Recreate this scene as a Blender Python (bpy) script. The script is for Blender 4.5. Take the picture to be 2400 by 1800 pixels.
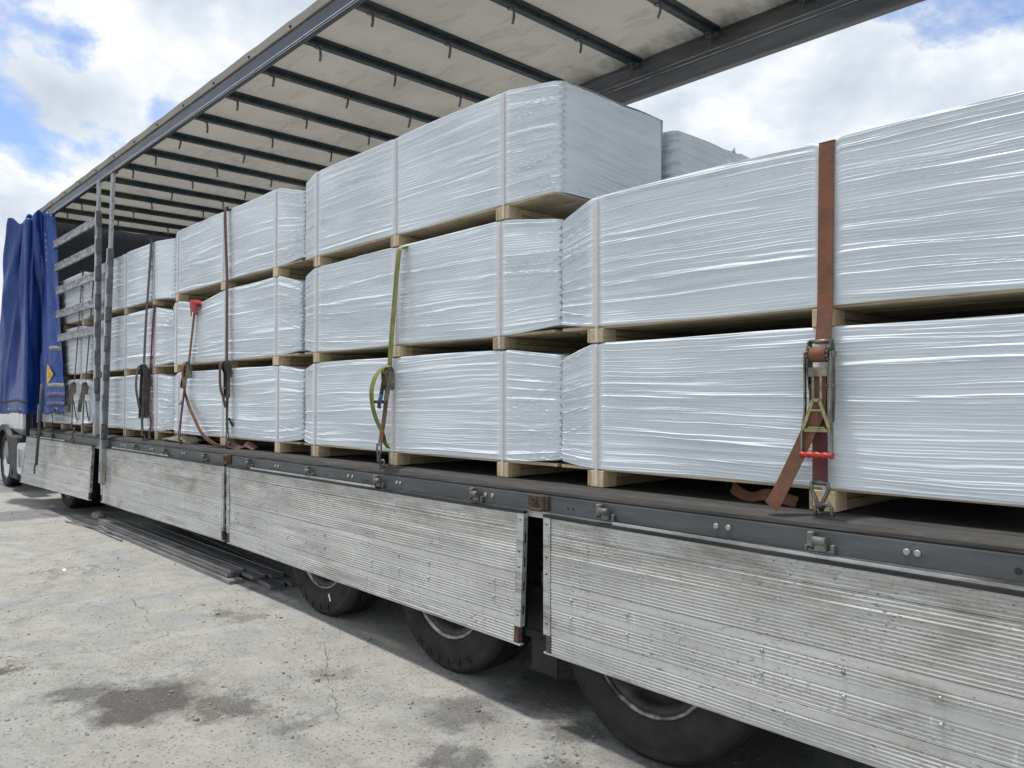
import bpy, bmesh, math, random
import numpy as np
from mathutils import Vector, Matrix
for o in list(bpy.data.objects): bpy.data.objects.remove(o)
SC = bpy.context.scene
COL = SC.collection
R = math.radians

# ------------------------------------------------------------------ camera
cd = bpy.data.cameras.new('camera'); cam = bpy.data.objects.new('camera', cd); COL.objects.link(cam)
cam.location = (0, -3.0, 1.67); cam.rotation_euler = (R(90 + 1.16), 0, R(46.95))
cd.sensor_width = 36; cd.lens = 36 * 1820 / 2400; cd.clip_start = .05; cd.clip_end = 2000
SC.camera = cam
# ------------------------------------------------------------------ exposure
SC.view_settings.view_transform = 'Standard'; SC.view_settings.look = 'None'
SC.view_settings.exposure = 0.48; SC.view_settings.gamma = 1.0; SC.view_settings.use_curve_mapping = False
# ------------------------------------------------------------------ sun
SUN = Vector((-.17, -.095, 1)).normalized()
sl = bpy.data.lights.new('sun', 'SUN'); sl.energy = 2.6; sl.angle = R(5); sl.color = (1, .96, .90)
so = bpy.data.objects.new('sun', sl); COL.objects.link(so); so.location = (-4, -4, 20)
so.rotation_euler = SUN.to_track_quat('Z', 'Y').to_euler()
# ------------------------------------------------------------------ world: blue sky with cumulus
W = bpy.data.worlds.new('World'); SC.world = W; W.use_nodes = True
nt = W.node_tree; nt.nodes.clear()
def wn(t, **k):
    n = nt.nodes.new(t)
    for a, v in k.items(): setattr(n, a, v)
    return n
def wl(a, b): nt.links.new(a, b)
def wmath(op, a, b=None):
    n = wn('ShaderNodeMath', operation=op)
    for i, x in enumerate((a, b)):
        if x is None: continue
        if isinstance(x, (int, float)): n.inputs[i].default_value = x
        else: wl(x, n.inputs[i])
    return n.outputs[0]
def wramp(fac, stops):
    n = wn('ShaderNodeValToRGB'); wl(fac, n.inputs[0]); e = n.color_ramp.elements
    while len(e) > 1: e.remove(e[0])
    for i, (p, c) in enumerate(stops):
        x = e[0] if i == 0 else e.new(p)
        x.position = p; x.color = (*c, 1) if isinstance(c, tuple) else (c, c, c, 1)
    return n.outputs[0]
sky = wn('ShaderNodeTexSky', sky_type='NISHITA'); sky.sun_disc = False
sky.sun_elevation = math.asin(SUN.z); sky.sun_rotation = math.atan2(SUN.x, SUN.y)
sky.air_density = 1.0; sky.dust_density = .6; sky.ozone_density = 2.0
tc = wn('ShaderNodeTexCoord'); sx = wn('ShaderNodeSeparateXYZ'); vr = wn('ShaderNodeVectorRotate', rotation_type='Z_AXIS'); vr.inputs['Angle'].default_value = R(0); wl(tc.outputs['Generated'], vr.inputs[0]); wl(vr.outputs[0], sx.inputs[0])
cx = wn('ShaderNodeCombineXYZ'); wl(sx.outputs[0], cx.inputs[0]); wl(sx.outputs[1], cx.inputs[1]); wl(wmath('MULTIPLY', sx.outputs[2], 1.55), cx.inputs[2])
def wnoise(scale, detail, rough, off, dist=0.0):
    m = wn('ShaderNodeMapping'); m.inputs['Location'].default_value = off; wl(cx.outputs[0], m.inputs[0])
    n = wn('ShaderNodeTexNoise'); wl(m.outputs[0], n.inputs['Vector'])
    n.inputs['Scale'].default_value = scale; n.inputs['Detail'].default_value = detail
    n.inputs['Roughness'].default_value = rough; n.inputs['Distortion'].default_value = dist
    return n.outputs['Fac']
n1 = wnoise(3.0, 11, .56, (21.3, 13.1, 5.2), .12)
cover = wramp(wmath('ADD', n1, wmath('MULTIPLY', wmath('MAXIMUM', wmath('SUBTRACT', .14, sx.outputs[2]), 0.0), 1.1)), [(.385, 0.02), (.415, .35), (.442, 1.0)])
n2 = wmath('ADD', wmath('MULTIPLY', n1, .5), wmath('MULTIPLY', wnoise(5.7, 9, .54, (8.3, 1.7, 4.0), .2), .5))
shade = wramp(n2, [(.40, (9.3, 9.35, 9.4)), (.465, (8.5, 8.7, 8.95)), (.52, (6.7, 7.2, 7.9)), (.60, (5.2, 5.75, 6.6))])
gn = wn('ShaderNodeMix', data_type='RGBA', blend_type='MULTIPLY'); gn.inputs['Factor'].default_value = 1; wl(sky.outputs[0], gn.inputs['A']); gn.inputs['B'].default_value = (1.45, 1.45, 1.6, 1)
mx = wn('ShaderNodeMix', data_type='RGBA'); wl(cover, mx.inputs['Factor']); wl(gn.outputs['Result'], mx.inputs['A']); wl(shade, mx.inputs['B'])
bg = wn('ShaderNodeBackground'); bg.inputs['Strength'].default_value = .085; wl(mx.outputs['Result'], bg.inputs['Color'])
wo = wn('ShaderNodeOutputWorld'); wl(bg.outputs[0], wo.inputs[0])

# ================================================================== materials
class M:
    """small node helper"""
    def __init__(s, name):
        s.m = bpy.data.materials.new(name); s.m.use_nodes = True; s.t = s.m.node_tree
        s.b = s.t.nodes['Principled BSDF']; s.o = s.t.nodes['Material Output']
        s._tc = None
    def n(s, t, **k):
        x = s.t.nodes.new(t)
        for a, v in k.items(): setattr(x, a, v)
        return x
    def l(s, a, b): s.t.links.new(a, b)
    def put(s, sock, v):
        if isinstance(v, (int, float)): sock.default_value = v
        elif isinstance(v, (tuple, list)):
            sock.default_value = (*v, 1) if len(v) == 3 and sock.type == 'RGBA' else v
        else: s.l(v, sock)
    def co(s, scale=(1, 1, 1), loc=(0, 0, 0), rot=(0, 0, 0)):
        if s._tc is None: s._tc = s.n('ShaderNodeTexCoord')
        m = s.n('ShaderNodeMapping'); s.l(s._tc.outputs['Object'], m.inputs[0])
        m.inputs['Scale'].default_value = scale; m.inputs['Location'].default_value = loc; m.inputs['Rotation'].default_value = rot
        return m.outputs[0]
    def noise(s, vec, scale, detail=4, rough=.5, dist=0):
        x = s.n('ShaderNodeTexNoise'); s.l(vec, x.inputs['Vector'])
        for k, v in (('Scale', scale), ('Detail', detail), ('Roughness', rough), ('Distortion', dist)): x.inputs[k].default_value = v
        return x.outputs['Fac']
    def vor(s, vec, scale, feature='F1', rnd=1):
        x = s.n('ShaderNodeTexVoronoi', feature=feature); s.l(vec, x.inputs['Vector'])
        x.inputs['Scale'].default_value = scale; x.inputs['Randomness'].default_value = rnd
        return x.outputs['Distance']
    def ramp(s, f, stops):
        n = s.n('ShaderNodeValToRGB'); s.l(f, n.inputs[0]); e = n.color_ramp.elements
        while len(e) > 1: e.remove(e[0])
        for i, (p, c) in enumerate(stops):
            x = e[0] if i == 0 else e.new(p)
            x.position = p; x.color = (*c, 1) if isinstance(c, tuple) else (c, c, c, 1)
        return n.outputs[0]
    def mix(s, f, a, b, blend='MIX'):
        n = s.n('ShaderNodeMix', data_type='RGBA', blend_type=blend)
        s.put(n.inputs['Factor'], f); s.put(n.inputs['A'], a); s.put(n.inputs['B'], b)
        return n.outputs['Result']
    def math(s, op, a, b=0.0):
        n = s.n('ShaderNodeMath', operation=op); s.put(n.inputs[0], a); s.put(n.inputs[1], b); return n.outputs[0]
    def bump(s, h, strength=.3, dist=.01, prev=None):
        n = s.n('ShaderNodeBump'); s.l(h, n.inputs['Height']); n.inputs['Strength'].default_value = strength
        n.inputs['Distance'].default_value = dist
        if prev is not None: s.l(prev, n.inputs['Normal'])
        s.l(n.outputs[0], s.b.inputs['Normal']); return n.outputs[0]
    def base(s, col=None, rough=None, metal=None, spec=None):
        for k, v in (('Base Color', col), ('Roughness', rough), ('Metallic', metal), ('Specular IOR Level', spec)):
            if v is not None: s.put(s.b.inputs[k], v)
        return s
    def rand(s):
        return s.n('ShaderNodeObjectInfo').outputs['Random']

def simple(name, col, rough=.6, metal=0, var=.25, scale=18, dirt=None, stretch=(1, 1, 1), bump=.0):
    m = M(name); v = m.co(stretch)
    f = m.noise(v, scale, 5, .6)
    dk = tuple(c * (1 - var) for c in col); lt = tuple(min(1, c * (1 + var)) for c in col)
    c = m.ramp(f, [(.3, dk), (.7, lt)])
    if dirt:
        g = m.ramp(m.noise(m.co(stretch, (3, 1, 2)), scale * .25, 7, .7), [(.48, 0.), (.66, 1.)])
        c = m.mix(g, c, dirt)
    m.base(c, m.ramp(f, [(.2, max(0, rough - .12)), (.8, min(1, rough + .12))]), metal)
    if bump: m.bump(f, bump, .004)
    return m.m

def film_mat():
    m = M('stretch_film')
    f = m.noise(m.co((.5, 1, 5)), 3, 4, .55)
    c = m.ramp(f, [(.25, (.575, .628, .665)), (.55, (.635, .685, .718)), (.8, (.695, .738, .765))])
    h = m.noise(m.co((.9, 1, 26), (0, 0, 0), (0, R(1.5), 0)), 5.5, 5, .6, .3)
    h2 = m.noise(m.co((1.5, 3, 60), (2, 1, 5), (0, R(-1.0), 0)), 4, 3, .6, .2)
    hh = m.math('ADD', h, m.math('MULTIPLY', h2, .5))
    m.base(c, m.ramp(m.noise(m.co((.5, 1, 9)), 4, 3, .5), [(.3, .38), (.75, .52)]), 0, .42)
    m.b.inputs['Coat Weight'].default_value = .10; m.b.inputs['Coat Roughness'].default_value = .25
    m.bump(hh, .22, .005)
    return m.m
def wood_mat(name, light, dark, along):
    m = M(name)
    sc = {'x': (.8, 14, 14), 'y': (14, .8, 14), 'z': (14, 14, 1.2)}[along]
    f = m.noise(m.co(sc), 6, 6, .65, .6); g = m.noise(m.co((1, 1, 1), (5, 3, 1)), 4, 4, .6)
    c = m.ramp(f, [(.28, dark), (.5, light), (.75, tuple(min(1, x * 1.14) for x in light))])
    c = m.mix(m.ramp(g, [(.45, 0.), (.75, .55)]), c, tuple(x * .55 for x in dark))
    h = m.n('ShaderNodeHueSaturation'); m.l(c, h.inputs['Color'])
    m.l(m.math('ADD', m.math('MULTIPLY', m.rand(), .4), .78), h.inputs['Value'])
    m.base(h.outputs[0], .75); m.bump(f, .35, .003); return m.m
def web_mat(name, col, dirt=.48):
    m = M(name)
    ck = m.n('ShaderNodeTexChecker'); m.l(m.co((1, 1, 1)), ck.inputs['Vector']); ck.inputs['Scale'].default_value = 95
    f = m.noise(m.co((1, 1, 1)), 14, 6, .65)
    c = m.mix(m.math('MULTIPLY', ck.outputs['Fac'], .16), col, tuple(x * .45 for x in col))
    c = m.mix(m.ramp(f, [(.4, 0.), (.75, dirt * 1.6)]), c, (.055, .045, .035))
    m.base(c, .8); m.bump(m.noise(m.co((60, 60, 260)), 4, 2, .5), .4, .002); return m.m
def alu_board_mat():
    m = M('weathered_aluminium')
    st = m.noise(m.co((.55, 1, 9)), 3.2, 8, .68, .2)
    c = m.ramp(st, [(.28, (.44, .435, .395)), (.44, (.525, .522, .49)), (.60, (.575, .576, .55)), (.8, (.66, .664, .645))])
    ver = m.noise(m.co((7, 1, .7), (3, 0, 0)), 2.6, 6, .6)
    c = m.mix(m.ramp(ver, [(.52, 0.), (.76, .24)]), c, (.30, .292, .255))
    big = m.noise(m.co((.8, 1, 2.6), (7, 2, 4)), 1.5, 7, .7, .5)
    c = m.mix(m.ramp(big, [(.55, 0.), (.72, .62)]), c, (.20, .185, .150))
    zz = m.n('ShaderNodeSeparateXYZ'); m.l(m.co(), zz.inputs[0])
    up = m.math('MULTIPLY', m.ramp(zz.outputs[2], [(.62, .12), (1.0, 1.)]), m.ramp(m.noise(m.co((1.1, 1, 5), (3, 3, 8)), 2.2, 7, .7, .4), [(.42, 0.), (.66, 1.)]))
    c = m.mix(m.math('MULTIPLY', up, .62), c, (.235, .215, .165))
    # dark gouges: short horizontal nicks, clustered, and specks
    go = m.noise(m.co((9, 1, 40), (1, 5, 2)), 4.2, 3, .6)
    gm = m.noise(m.co((1.3, 1, 2.4), (9, 9, 3)), 2.1, 4, .6)
    gouge = m.math('MULTIPLY', m.ramp(go, [(.63, 0.), (.665, 1.)]), m.ramp(gm, [(.45, 0.), (.58, 1.)]))
    c = m.mix(m.math('MULTIPLY', gouge, .85), c, (.06, .057, .052))
    sp = m.noise(m.co((30, 1, 26), (4, 4, 4)), 4.0, 3, .65)
    c = m.mix(m.math('MULTIPLY', m.ramp(sp, [(.67, 0.), (.71, 1.)]), .8), c, (.07, .068, .065))
    dk = m.noise(m.co((5, 1, 22), (6, 1, 9)), 2.6, 6, .75, 1.5)
    c = m.mix(m.math('MULTIPLY', m.ramp(dk, [(.60, 0.), (.66, 1.)]), .65), c, (.10, .095, .08))
    # pale scuffs, and white scrapes below the rivets
    sc = m.noise(m.co((3.2, 1, 7), (2, 8, 6)), 5, 5, .7, 1.2)
    c = m.mix(m.math('MULTIPLY', m.ramp(sc, [(.63, 0.), (.70, 1.)]), .5), c, (.70, .71, .70))
    bandz = m.math('MULTIPLY', m.ramp(zz.outputs[2], [(.44, 0.), (.50, 1.)]), m.ramp(zz.outputs[2], [(.62, 1.), (.67, 0.)]))
    ws = m.noise(m.co((16, 1, 3.5), (1, 2, 3)), 2.0, 6, .75, .8)
    c = m.mix(m.math('MULTIPLY', m.math('MULTIPLY', bandz, m.ramp(ws, [(.60, 0.), (.66, 1.)])), .75), c, (.74, .75, .74))
    m.base(c, m.ramp(st, [(.2, .70), (.8, .55)]), .08, .35)
    m.bump(m.math('ADD', m.math('MULTIPLY', m.noise(m.co((5, 1, 40)), 5, 4, .7), .5), m.math('MULTIPLY', gouge, -1.5)), .3, .003)
    return m.m
def lath_mat():
    m = M('scuffed_lath_metal')
    f = m.noise(m.co((2.2, 1, 3.0)), 6, 7, .75, .6)
    c = m.ramp(f, [(.36, (.05, .052, .055)), (.47, (.22, .225, .235)), (.56, (.36, .365, .375)), (.72, (.50, .50, .50))])
    m.base(c, .55, .3); m.bump(f, .3, .003); return m.m
def rail_mat():
    m = M('side_rail_paint')
    f = m.noise(m.co((.5, 3, 3)), 4, 7, .65)
    c = m.ramp(f, [(.3, (.055, .060, .062)), (.55, (.088, .094, .096)), (.75, (.125, .13, .13))])
    g = m.noise(m.co((3, 20, 20), (2, 1, 1)), 3, 6, .7)
    c = m.mix(m.ramp(g, [(.6, 0.), (.74, .4)]), c, (.22, .21, .195))
    m.base(c, .5, .15); m.bump(g, .15, .002); return m.m
def deck_mat():
    m = M('worn_plywood_floor')
    f = m.noise(m.co((.9, 9, 9)), 5, 8, .7, .5)
    c = m.ramp(f, [(.3, (.020, .018, .016)), (.55, (.038, .036, .033)), (.70, (.075, .07, .064)), (.82, (.17, .16, .15))])
    m.base(c, .72); m.bump(f, .5, .005); return m.m
def tarp_roof_mat():
    m = M('cream_roof_tarpaulin')
    f = m.noise(m.co((1, 1, 1)), 1.1, 7, .65, .8); g = m.noise(m.co((.7, 2.2, 1), (4, 2, 0)), 1.7, 8, .72, 1.4)
    c = m.ramp(f, [(.3, (.35, .333, .292)), (.7, (.43, .412, .365))])
    c = m.mix(m.ramp(g, [(.545, 0.), (.60, .35), (.66, 0.)]), c, (.22, .20, .165))
    # darker, uneven tone along the far rail
    sepr = m.n('ShaderNodeSeparateXYZ'); m.l(m.co(), sepr.inputs[0])
    edge = m.math('ADD', sepr.outputs[1], m.math('MULTIPLY', m.noise(m.co((2.2, 1, 1), (1, 7, 0)), 1.5, 7, .7), .9))
    c = m.mix(m.ramp(m.math('MULTIPLY', m.math('SUBTRACT', edge, 1.42), 1.1), [(.0, 0.), (.35, .85)]), c, (.07, .065, .06))
    d = m.n('ShaderNodeBsdfDiffuse'); tr = m.n('ShaderNodeBsdfTranslucent'); mixs = m.n('ShaderNodeMixShader')
    m.l(c, d.inputs[0]); m.l(c, tr.inputs[0]); mixs.inputs[0].default_value = .24
    m.l(d.outputs[0], mixs.inputs[1]); m.l(tr.outputs[0], mixs.inputs[2]); m.l(mixs.outputs[0], m.o.inputs['Surface'])
    return m.m
def curtain_mat():
    m = M('blue_pvc_curtain')
    f = m.noise(m.co((1, 1, 1)), 2.5, 6, .6); g = m.noise(m.co((2, 2, 2)), 9, 5, .6)
    c = m.ramp(f, [(.3, (.010, .037, .18)), (.7, (.019, .062, .27))])
    c = m.mix(m.ramp(g, [(.6, 0.), (.8, .25)]), c, (.10, .11, .15))
    m.base(c, .34, 0, .5); m.bump(m.noise(m.co((3, 3, 1.2)), 3, 4, .55, .6), .5, .05); return m.m
def tyre_mat():
    m = M('tyre_rubber')
    f = m.noise(m.co(), 6, 6, .65)
    c = m.ramp(f, [(.35, (.012, .012, .0125)), (.7, (.036, .034, .031))])
    m.base(c, .72, 0, .3); m.bump(m.noise(m.co(), 60, 3, .6), .1, .003); return m.m

GB = [((-4.62, -1.50), .50, 1.0), ((-4.25, -1.20), .30, .8), ((-4.97, -1.74), .26, .75), ((-3.84, -1.0), .17, .55),
      ((-2.98, -.62), .24, .75), ((-2.62, -.30), .20, .6), ((-5.66, -1.98), .13, .9), ((-6.0, -.46), .22, .6), ((-5.75, -.38), .2, .45),
      ((-3.2, .35), .55, .95), ((-2.2, .5), .9, .95), ((-4.3, -.5), .22, .4), ((-3.35, -.25), .34, .7), ((-6.55, .2), .3, .7), ((-2.75, .0), .26, .8)]
def ground_mat():
    m = M('dusty_concrete_yard')
    P = m.co()
    big = m.noise(P, .55, 6, .6, .4); mid = m.noise(P, 3.1, 8, .65, .3); fine = m.noise(P, 42, 6, .75)
    c = m.ramp(mid, [(.28, (.305, .300, .278)), (.5, (.375, .369, .343)), (.72, (.445, .439, .412))])
    c = m.mix(m.ramp(big, [(.42, 0.), (.68, .5)]), c, (.44, .415, .345))
    c = m.mix(m.ramp(m.noise(P, 1.3, 7, .7, .8), [(.50, 0.), (.66, .75)]), c, (.285, .305, .315))
    c = m.mix(m.math('MULTIPLY', m.ramp(fine, [(.33, 1.), (.47, 0.)]), .60), c, (.12, .117, .105))
    c = m.mix(m.math('MULTIPLY', m.ramp(fine, [(.60, 0.), (.72, 1.)]), .55), c, (.52, .515, .495))
    c = m.mix(m.math('MULTIPLY', m.ramp(m.noise(m.co((1, 1, 1), (5, 2, 0)), 7.5, 7, .72), [(.52, 0.), (.68, 1.)]), .5), c, (.20, .205, .20))
    # pits and grit
    pit = m.vor(m.co((1, 1, 1)), 33); pm = m.ramp(m.noise(P, 2.2, 5, .6), [(.40, 0.), (.62, 1.)])
    pits = m.math('MULTIPLY', m.ramp(pit, [(.10, 1.), (.20, 0.)]), pm)
    c = m.mix(m.math('MULTIPLY', pits, .8), c, (.055, .053, .05))
    for (cx0, cy0), r0 in (((-9.4, -4.2), 3.3), ((-9.4, -4.2), 3.62), ((-3.0, -6.0), 5.0), ((-3.0, -6.0), 5.34)):
        vd = m.n('ShaderNodeVectorMath', operation='DISTANCE'); m.l(P, vd.inputs[0]); vd.inputs[1].default_value = (cx0, cy0, 0)
        rg_ = m.math('ABSOLUTE', m.math('SUBTRACT', m.math('ADD', vd.outputs['Value'], m.math('MULTIPLY', m.noise(P, 2.0, 3, .5), .08)), r0))
        c = m.mix(m.math('MULTIPLY', m.math('MULTIPLY', m.ramp(rg_, [(.03, 1.), (.11, 0.)]), m.ramp(m.noise(P, 5, 6, .7), [(.44, 0.), (.62, 1.)])), .42), c, (.16, .16, .155))
    # old stains of oil and wet grit where they lie
    wob = m.n('ShaderNodeTexNoise'); m.l(P, wob.inputs['Vector']); wob.inputs['Scale'].default_value = 4.5
    wob.inputs['Detail'].default_value = 7; wob.inputs['Roughness'].default_value = .68
    vs = m.n('ShaderNodeVectorMath', operation='SUBTRACT'); m.l(wob.outputs['Color'], vs.inputs[0]); vs.inputs[1].default_value = (.5, .5, .5)
    vm = m.n('ShaderNodeVectorMath', operation='SCALE'); m.l(vs.outputs[0], vm.inputs[0]); vm.inputs['Scale'].default_value = .62
    va = m.n('ShaderNodeVectorMath', operation='ADD'); m.l(P, va.inputs[0]); m.l(vm.outputs[0], va.inputs[1])
    mask = None
    for (x, y), r, s in GB:
        vd = m.n('ShaderNodeVectorMath', operation='DISTANCE'); m.l(va.outputs[0], vd.inputs[0]); vd.inputs[1].default_value = (x, y, 0)
        k = m.math('MULTIPLY', m.ramp(m.math('DIVIDE', vd.outputs['Value'], r * 2), [(.22, 1.), (.40, 0.)]), s)
        mask = k if mask is None else m.math('MAXIMUM', mask, k)
    grit = m.ramp(m.noise(P, 70, 4, .8), [(.35, (.035, .033, .031)), (.55, (.085, .08, .072)), (.70, (.20, .195, .185)), (.78, (.5, .5, .48))])
    c = m.mix(m.math('MULTIPLY', mask, .84), c, grit)
    # dark grit strip and gravel beyond the concrete at the front of the lorry
    sp = m.n('ShaderNodeSeparateXYZ'); m.l(va.outputs[0], sp.inputs[0])
    strip = m.ramp(m.math('MULTIPLY', m.math('ABSOLUTE', m.math('ADD', sp.outputs[0], 13.1)), .5), [(.22, 1.), (.34, 0.)])
    far = m.ramp(m.math('MULTIPLY', m.math('SUBTRACT', -16.2, sp.outputs[0]), .5), [(.0, 0.), (.25, 1.)])
    c = m.mix(m.math('MULTIPLY', m.math('MAXIMUM', strip, far), .75), c, (.16, .16, .165))
    # hairline cracks
    ck = m.n('ShaderNodeTexVoronoi', feature='DISTANCE_TO_EDGE'); m.l(va.outputs[0], ck.inputs['Vector']); ck.inputs['Scale'].default_value = .5
    crack = m.math('MULTIPLY', m.ramp(ck.outputs['Distance'], [(.0015, 1.), (.006, 0.)]), m.ramp(m.noise(P, .8, 3, .5), [(.48, 0.), (.58, 1.)]))
    c = m.mix(m.math('MULTIPLY', crack, .7), c, (.07, .068, .06))
    m.base(c, .9, 0, .25)
    h = m.math('ADD', m.math('MULTIPLY', fine, .6), m.math('ADD', mid, m.math('MULTIPLY', pits, -.9)))
    b1 = m.bump(h, 1.0, .02); m.bump(m.noise(P, 130, 4, .8), .8, .006, b1)
    return m.m

MAT = dict(
    film=film_mat(),
    band=simple('clear_strapping_band', (.76, .75, .765), .3, 0, .06, 30),
    edge=simple('card_edge_under_film', (.74, .69, .69), .4, 0, .10, 16, None, (1, 1, 9), .35),
    block=wood_mat('new_pallet_block_wood', (.58, .46, .29), (.36, .25, .14), 'z'),
    bearer=wood_mat('pallet_bearer_wood', (.42, .34, .22), (.22, .16, .09), 'y'),
    plank=wood_mat('pallet_deck_wood', (.50, .41, .27), (.27, .20, .12), 'x'),
    alu=alu_board_mat(), lath=lath_mat(), rail=rail_mat(), deck=deck_mat(), roof=tarp_roof_mat(),
    alu_clean=simple('pale_aluminium_trim', (.50, .51, .50), .42, .5, .2, 12, (.20, .19, .17), (.5, 1, 4)),
    roof_rail=simple('dark_anodised_rail', (.040, .045, .058), .36, .25, .22, 5, (.03, .03, .032), (.4, 3, 3)),
    lip=simple('bright_rail_lip', (.46, .48, .52), .3, .7, .2, 8),
    far_rail=simple('scuffed_grey_rail', (.135, .14, .152), .5, .1, .3, 4, (.055, .055, .06), (.4, 3, 3)),
    bow=simple('dark_roof_bow_steel', (.030, .044, .052), .45, .3, .35, 8, (.075, .08, .08)),
    hook=simple('grey_hook_steel', (.13, .135, .14), .45, .5, .25, 30),
    post=simple('galvanised_post', (.42, .435, .455), .5, .25, .22, 9, (.16, .15, .14), (2, 2, .6)),
    post_dark=simple('post_latch_steel', (.15, .155, .165), .45, .5, .4, 24),
    curtain=curtain_mat(),
    grey_tape=simple('grey_reflective_tape', (.20, .21, .20), .6, 0, .3, 25),
    purple_tape=simple('faded_hem_web', (.085, .085, .17), .7, 0, .3, 20),
    eyelet=simple('eyelet_metal', (.20, .20, .20), .4, .7, .3, 30),
    yellow=simple('yellow_sticker', (.75, .45, .05), .5, 0, .12, 60),
    red=simple('red_plastic', (.36, .020, .018), .42, 0, .2, 14, (.2, .02, .02)),
    red_mark=simple('red_marker_paint', (.20, .012, .015), .5, 0, .2, 10),
    yel_mark=simple('yellow_marker_paint', (.40, .27, .02), .5, 0, .2, 10),
    rust=simple('rusty_casting', (.095, .050, .030), .85, .1, .55, 22, (.055, .045, .04), (1, 1, 1), .5),
    casting=simple('grey_hinge_casting', (.13, .132, .13), .6, .3, .35, 30, (.24, .23, .21)),
    bolt=simple('zinc_bolt', (.34, .34, .33), .5, .4, .2, 60),
    zinc=simple('yellowed_zinc_steel', (.23, .22, .165), .42, .6, .4, 26, (.07, .06, .045)),
    zinc_dk=simple('worn_dark_steel', (.085, .083, .078), .5, .5, .5, 30, (.16, .15, .13)),
    lever=simple('olive_zinc_lever', (.30, .29, .15), .4, .5, .3, 24, (.10, .09, .06)),
    hookwire=simple('grey_hook_wire', (.15, .145, .135), .4, .75, .4, 40),
    web_orange=web_mat('orange_webbing', (.205, .082, .044)),
    web_rust=web_mat('faded_orange_webbing', (.235, .105, .058)),
    web_maroon=web_mat('maroon_webbing', (.115, .022, .028)),
    web_plum=web_mat('plum_webbing', (.105, .045, .045)),
    web_green=web_mat('olive_green_webbing', (.22, .235, .045)),
    web_brown=web_mat('brown_webbing', (.17, .085, .05)),
    web_grey=web_mat('dark_grey_webbing', (.068, .064, .068)),
    web_khaki=web_mat('khaki_webbing', (.24, .215, .13)),
    tag=simple('blue_label_tag', (.04, .10, .22), .6, 0, .2, 40),
    tyre=tyre_mat(), tyre_text=simple('raised_rubber_letters', (.006, .006, .007), .55, 0, .2, 20),
    rim=simple('dark_rim_paint', (.030, .028, .028), .5, .3, .4, 10, (.09, .075, .06), (1, 1, 1), .3),
    rimedge=simple('worn_rim_flange', (.30, .29, .27), .45, .5, .6, 14, (.05, .045, .04)),
    hub=simple('grey_hub_cap', (.22, .23, .21), .5, .3, .3, 12, (.06, .05, .045)),
    black=simple('black_plastic', (.012, .012, .013), .55, 0, .3, 9, (.03, .03, .03)),
    chassis=simple('chassis_paint', (.014, .016, .024), .55, .1, .4, 6, (.04, .036, .03)),
    wall=simple('front_wall_panel', (.035, .037, .043), .6, .1, .2, 3),
    white=simple('white_cab_paint', (.62, .63, .64), .3, 0, .08, 4),
    chrome=simple('polished_alloy', (.62, .62, .62), .22, .95, .15, 12),
    bar=simple('dark_steel_bar', (.15, .15, .152), .5, .1, .4, 7, (.30, .29, .27), (.4, 4, 4)),
    rod=simple('grey_steel_rod', (.17, .17, .165), .5, .5, .3, 10),
    stone=simple('pale_stone', (.30, .285, .25), .9, 0, .3, 14, None, (1, 1, 1), .6),
    pebble=simple('yard_grit', (.22, .215, .20), .9, 0, .55, 3),
    crack=simple('dark_crack_strip', (.040, .038, .034), 1, 0, .3, 9),  # even dark tone for the flat crack strips
    scrap=simple('white_scrap', (.75, .74, .72), .6, 0, .05, 9),
    ground=ground_mat(),
)
MAT['band'].node_tree.nodes['Principled BSDF'].inputs['Alpha'].default_value = .36
MAT['edge'].node_tree.nodes['Principled BSDF'].inputs['Alpha'].default_value = .26


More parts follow.
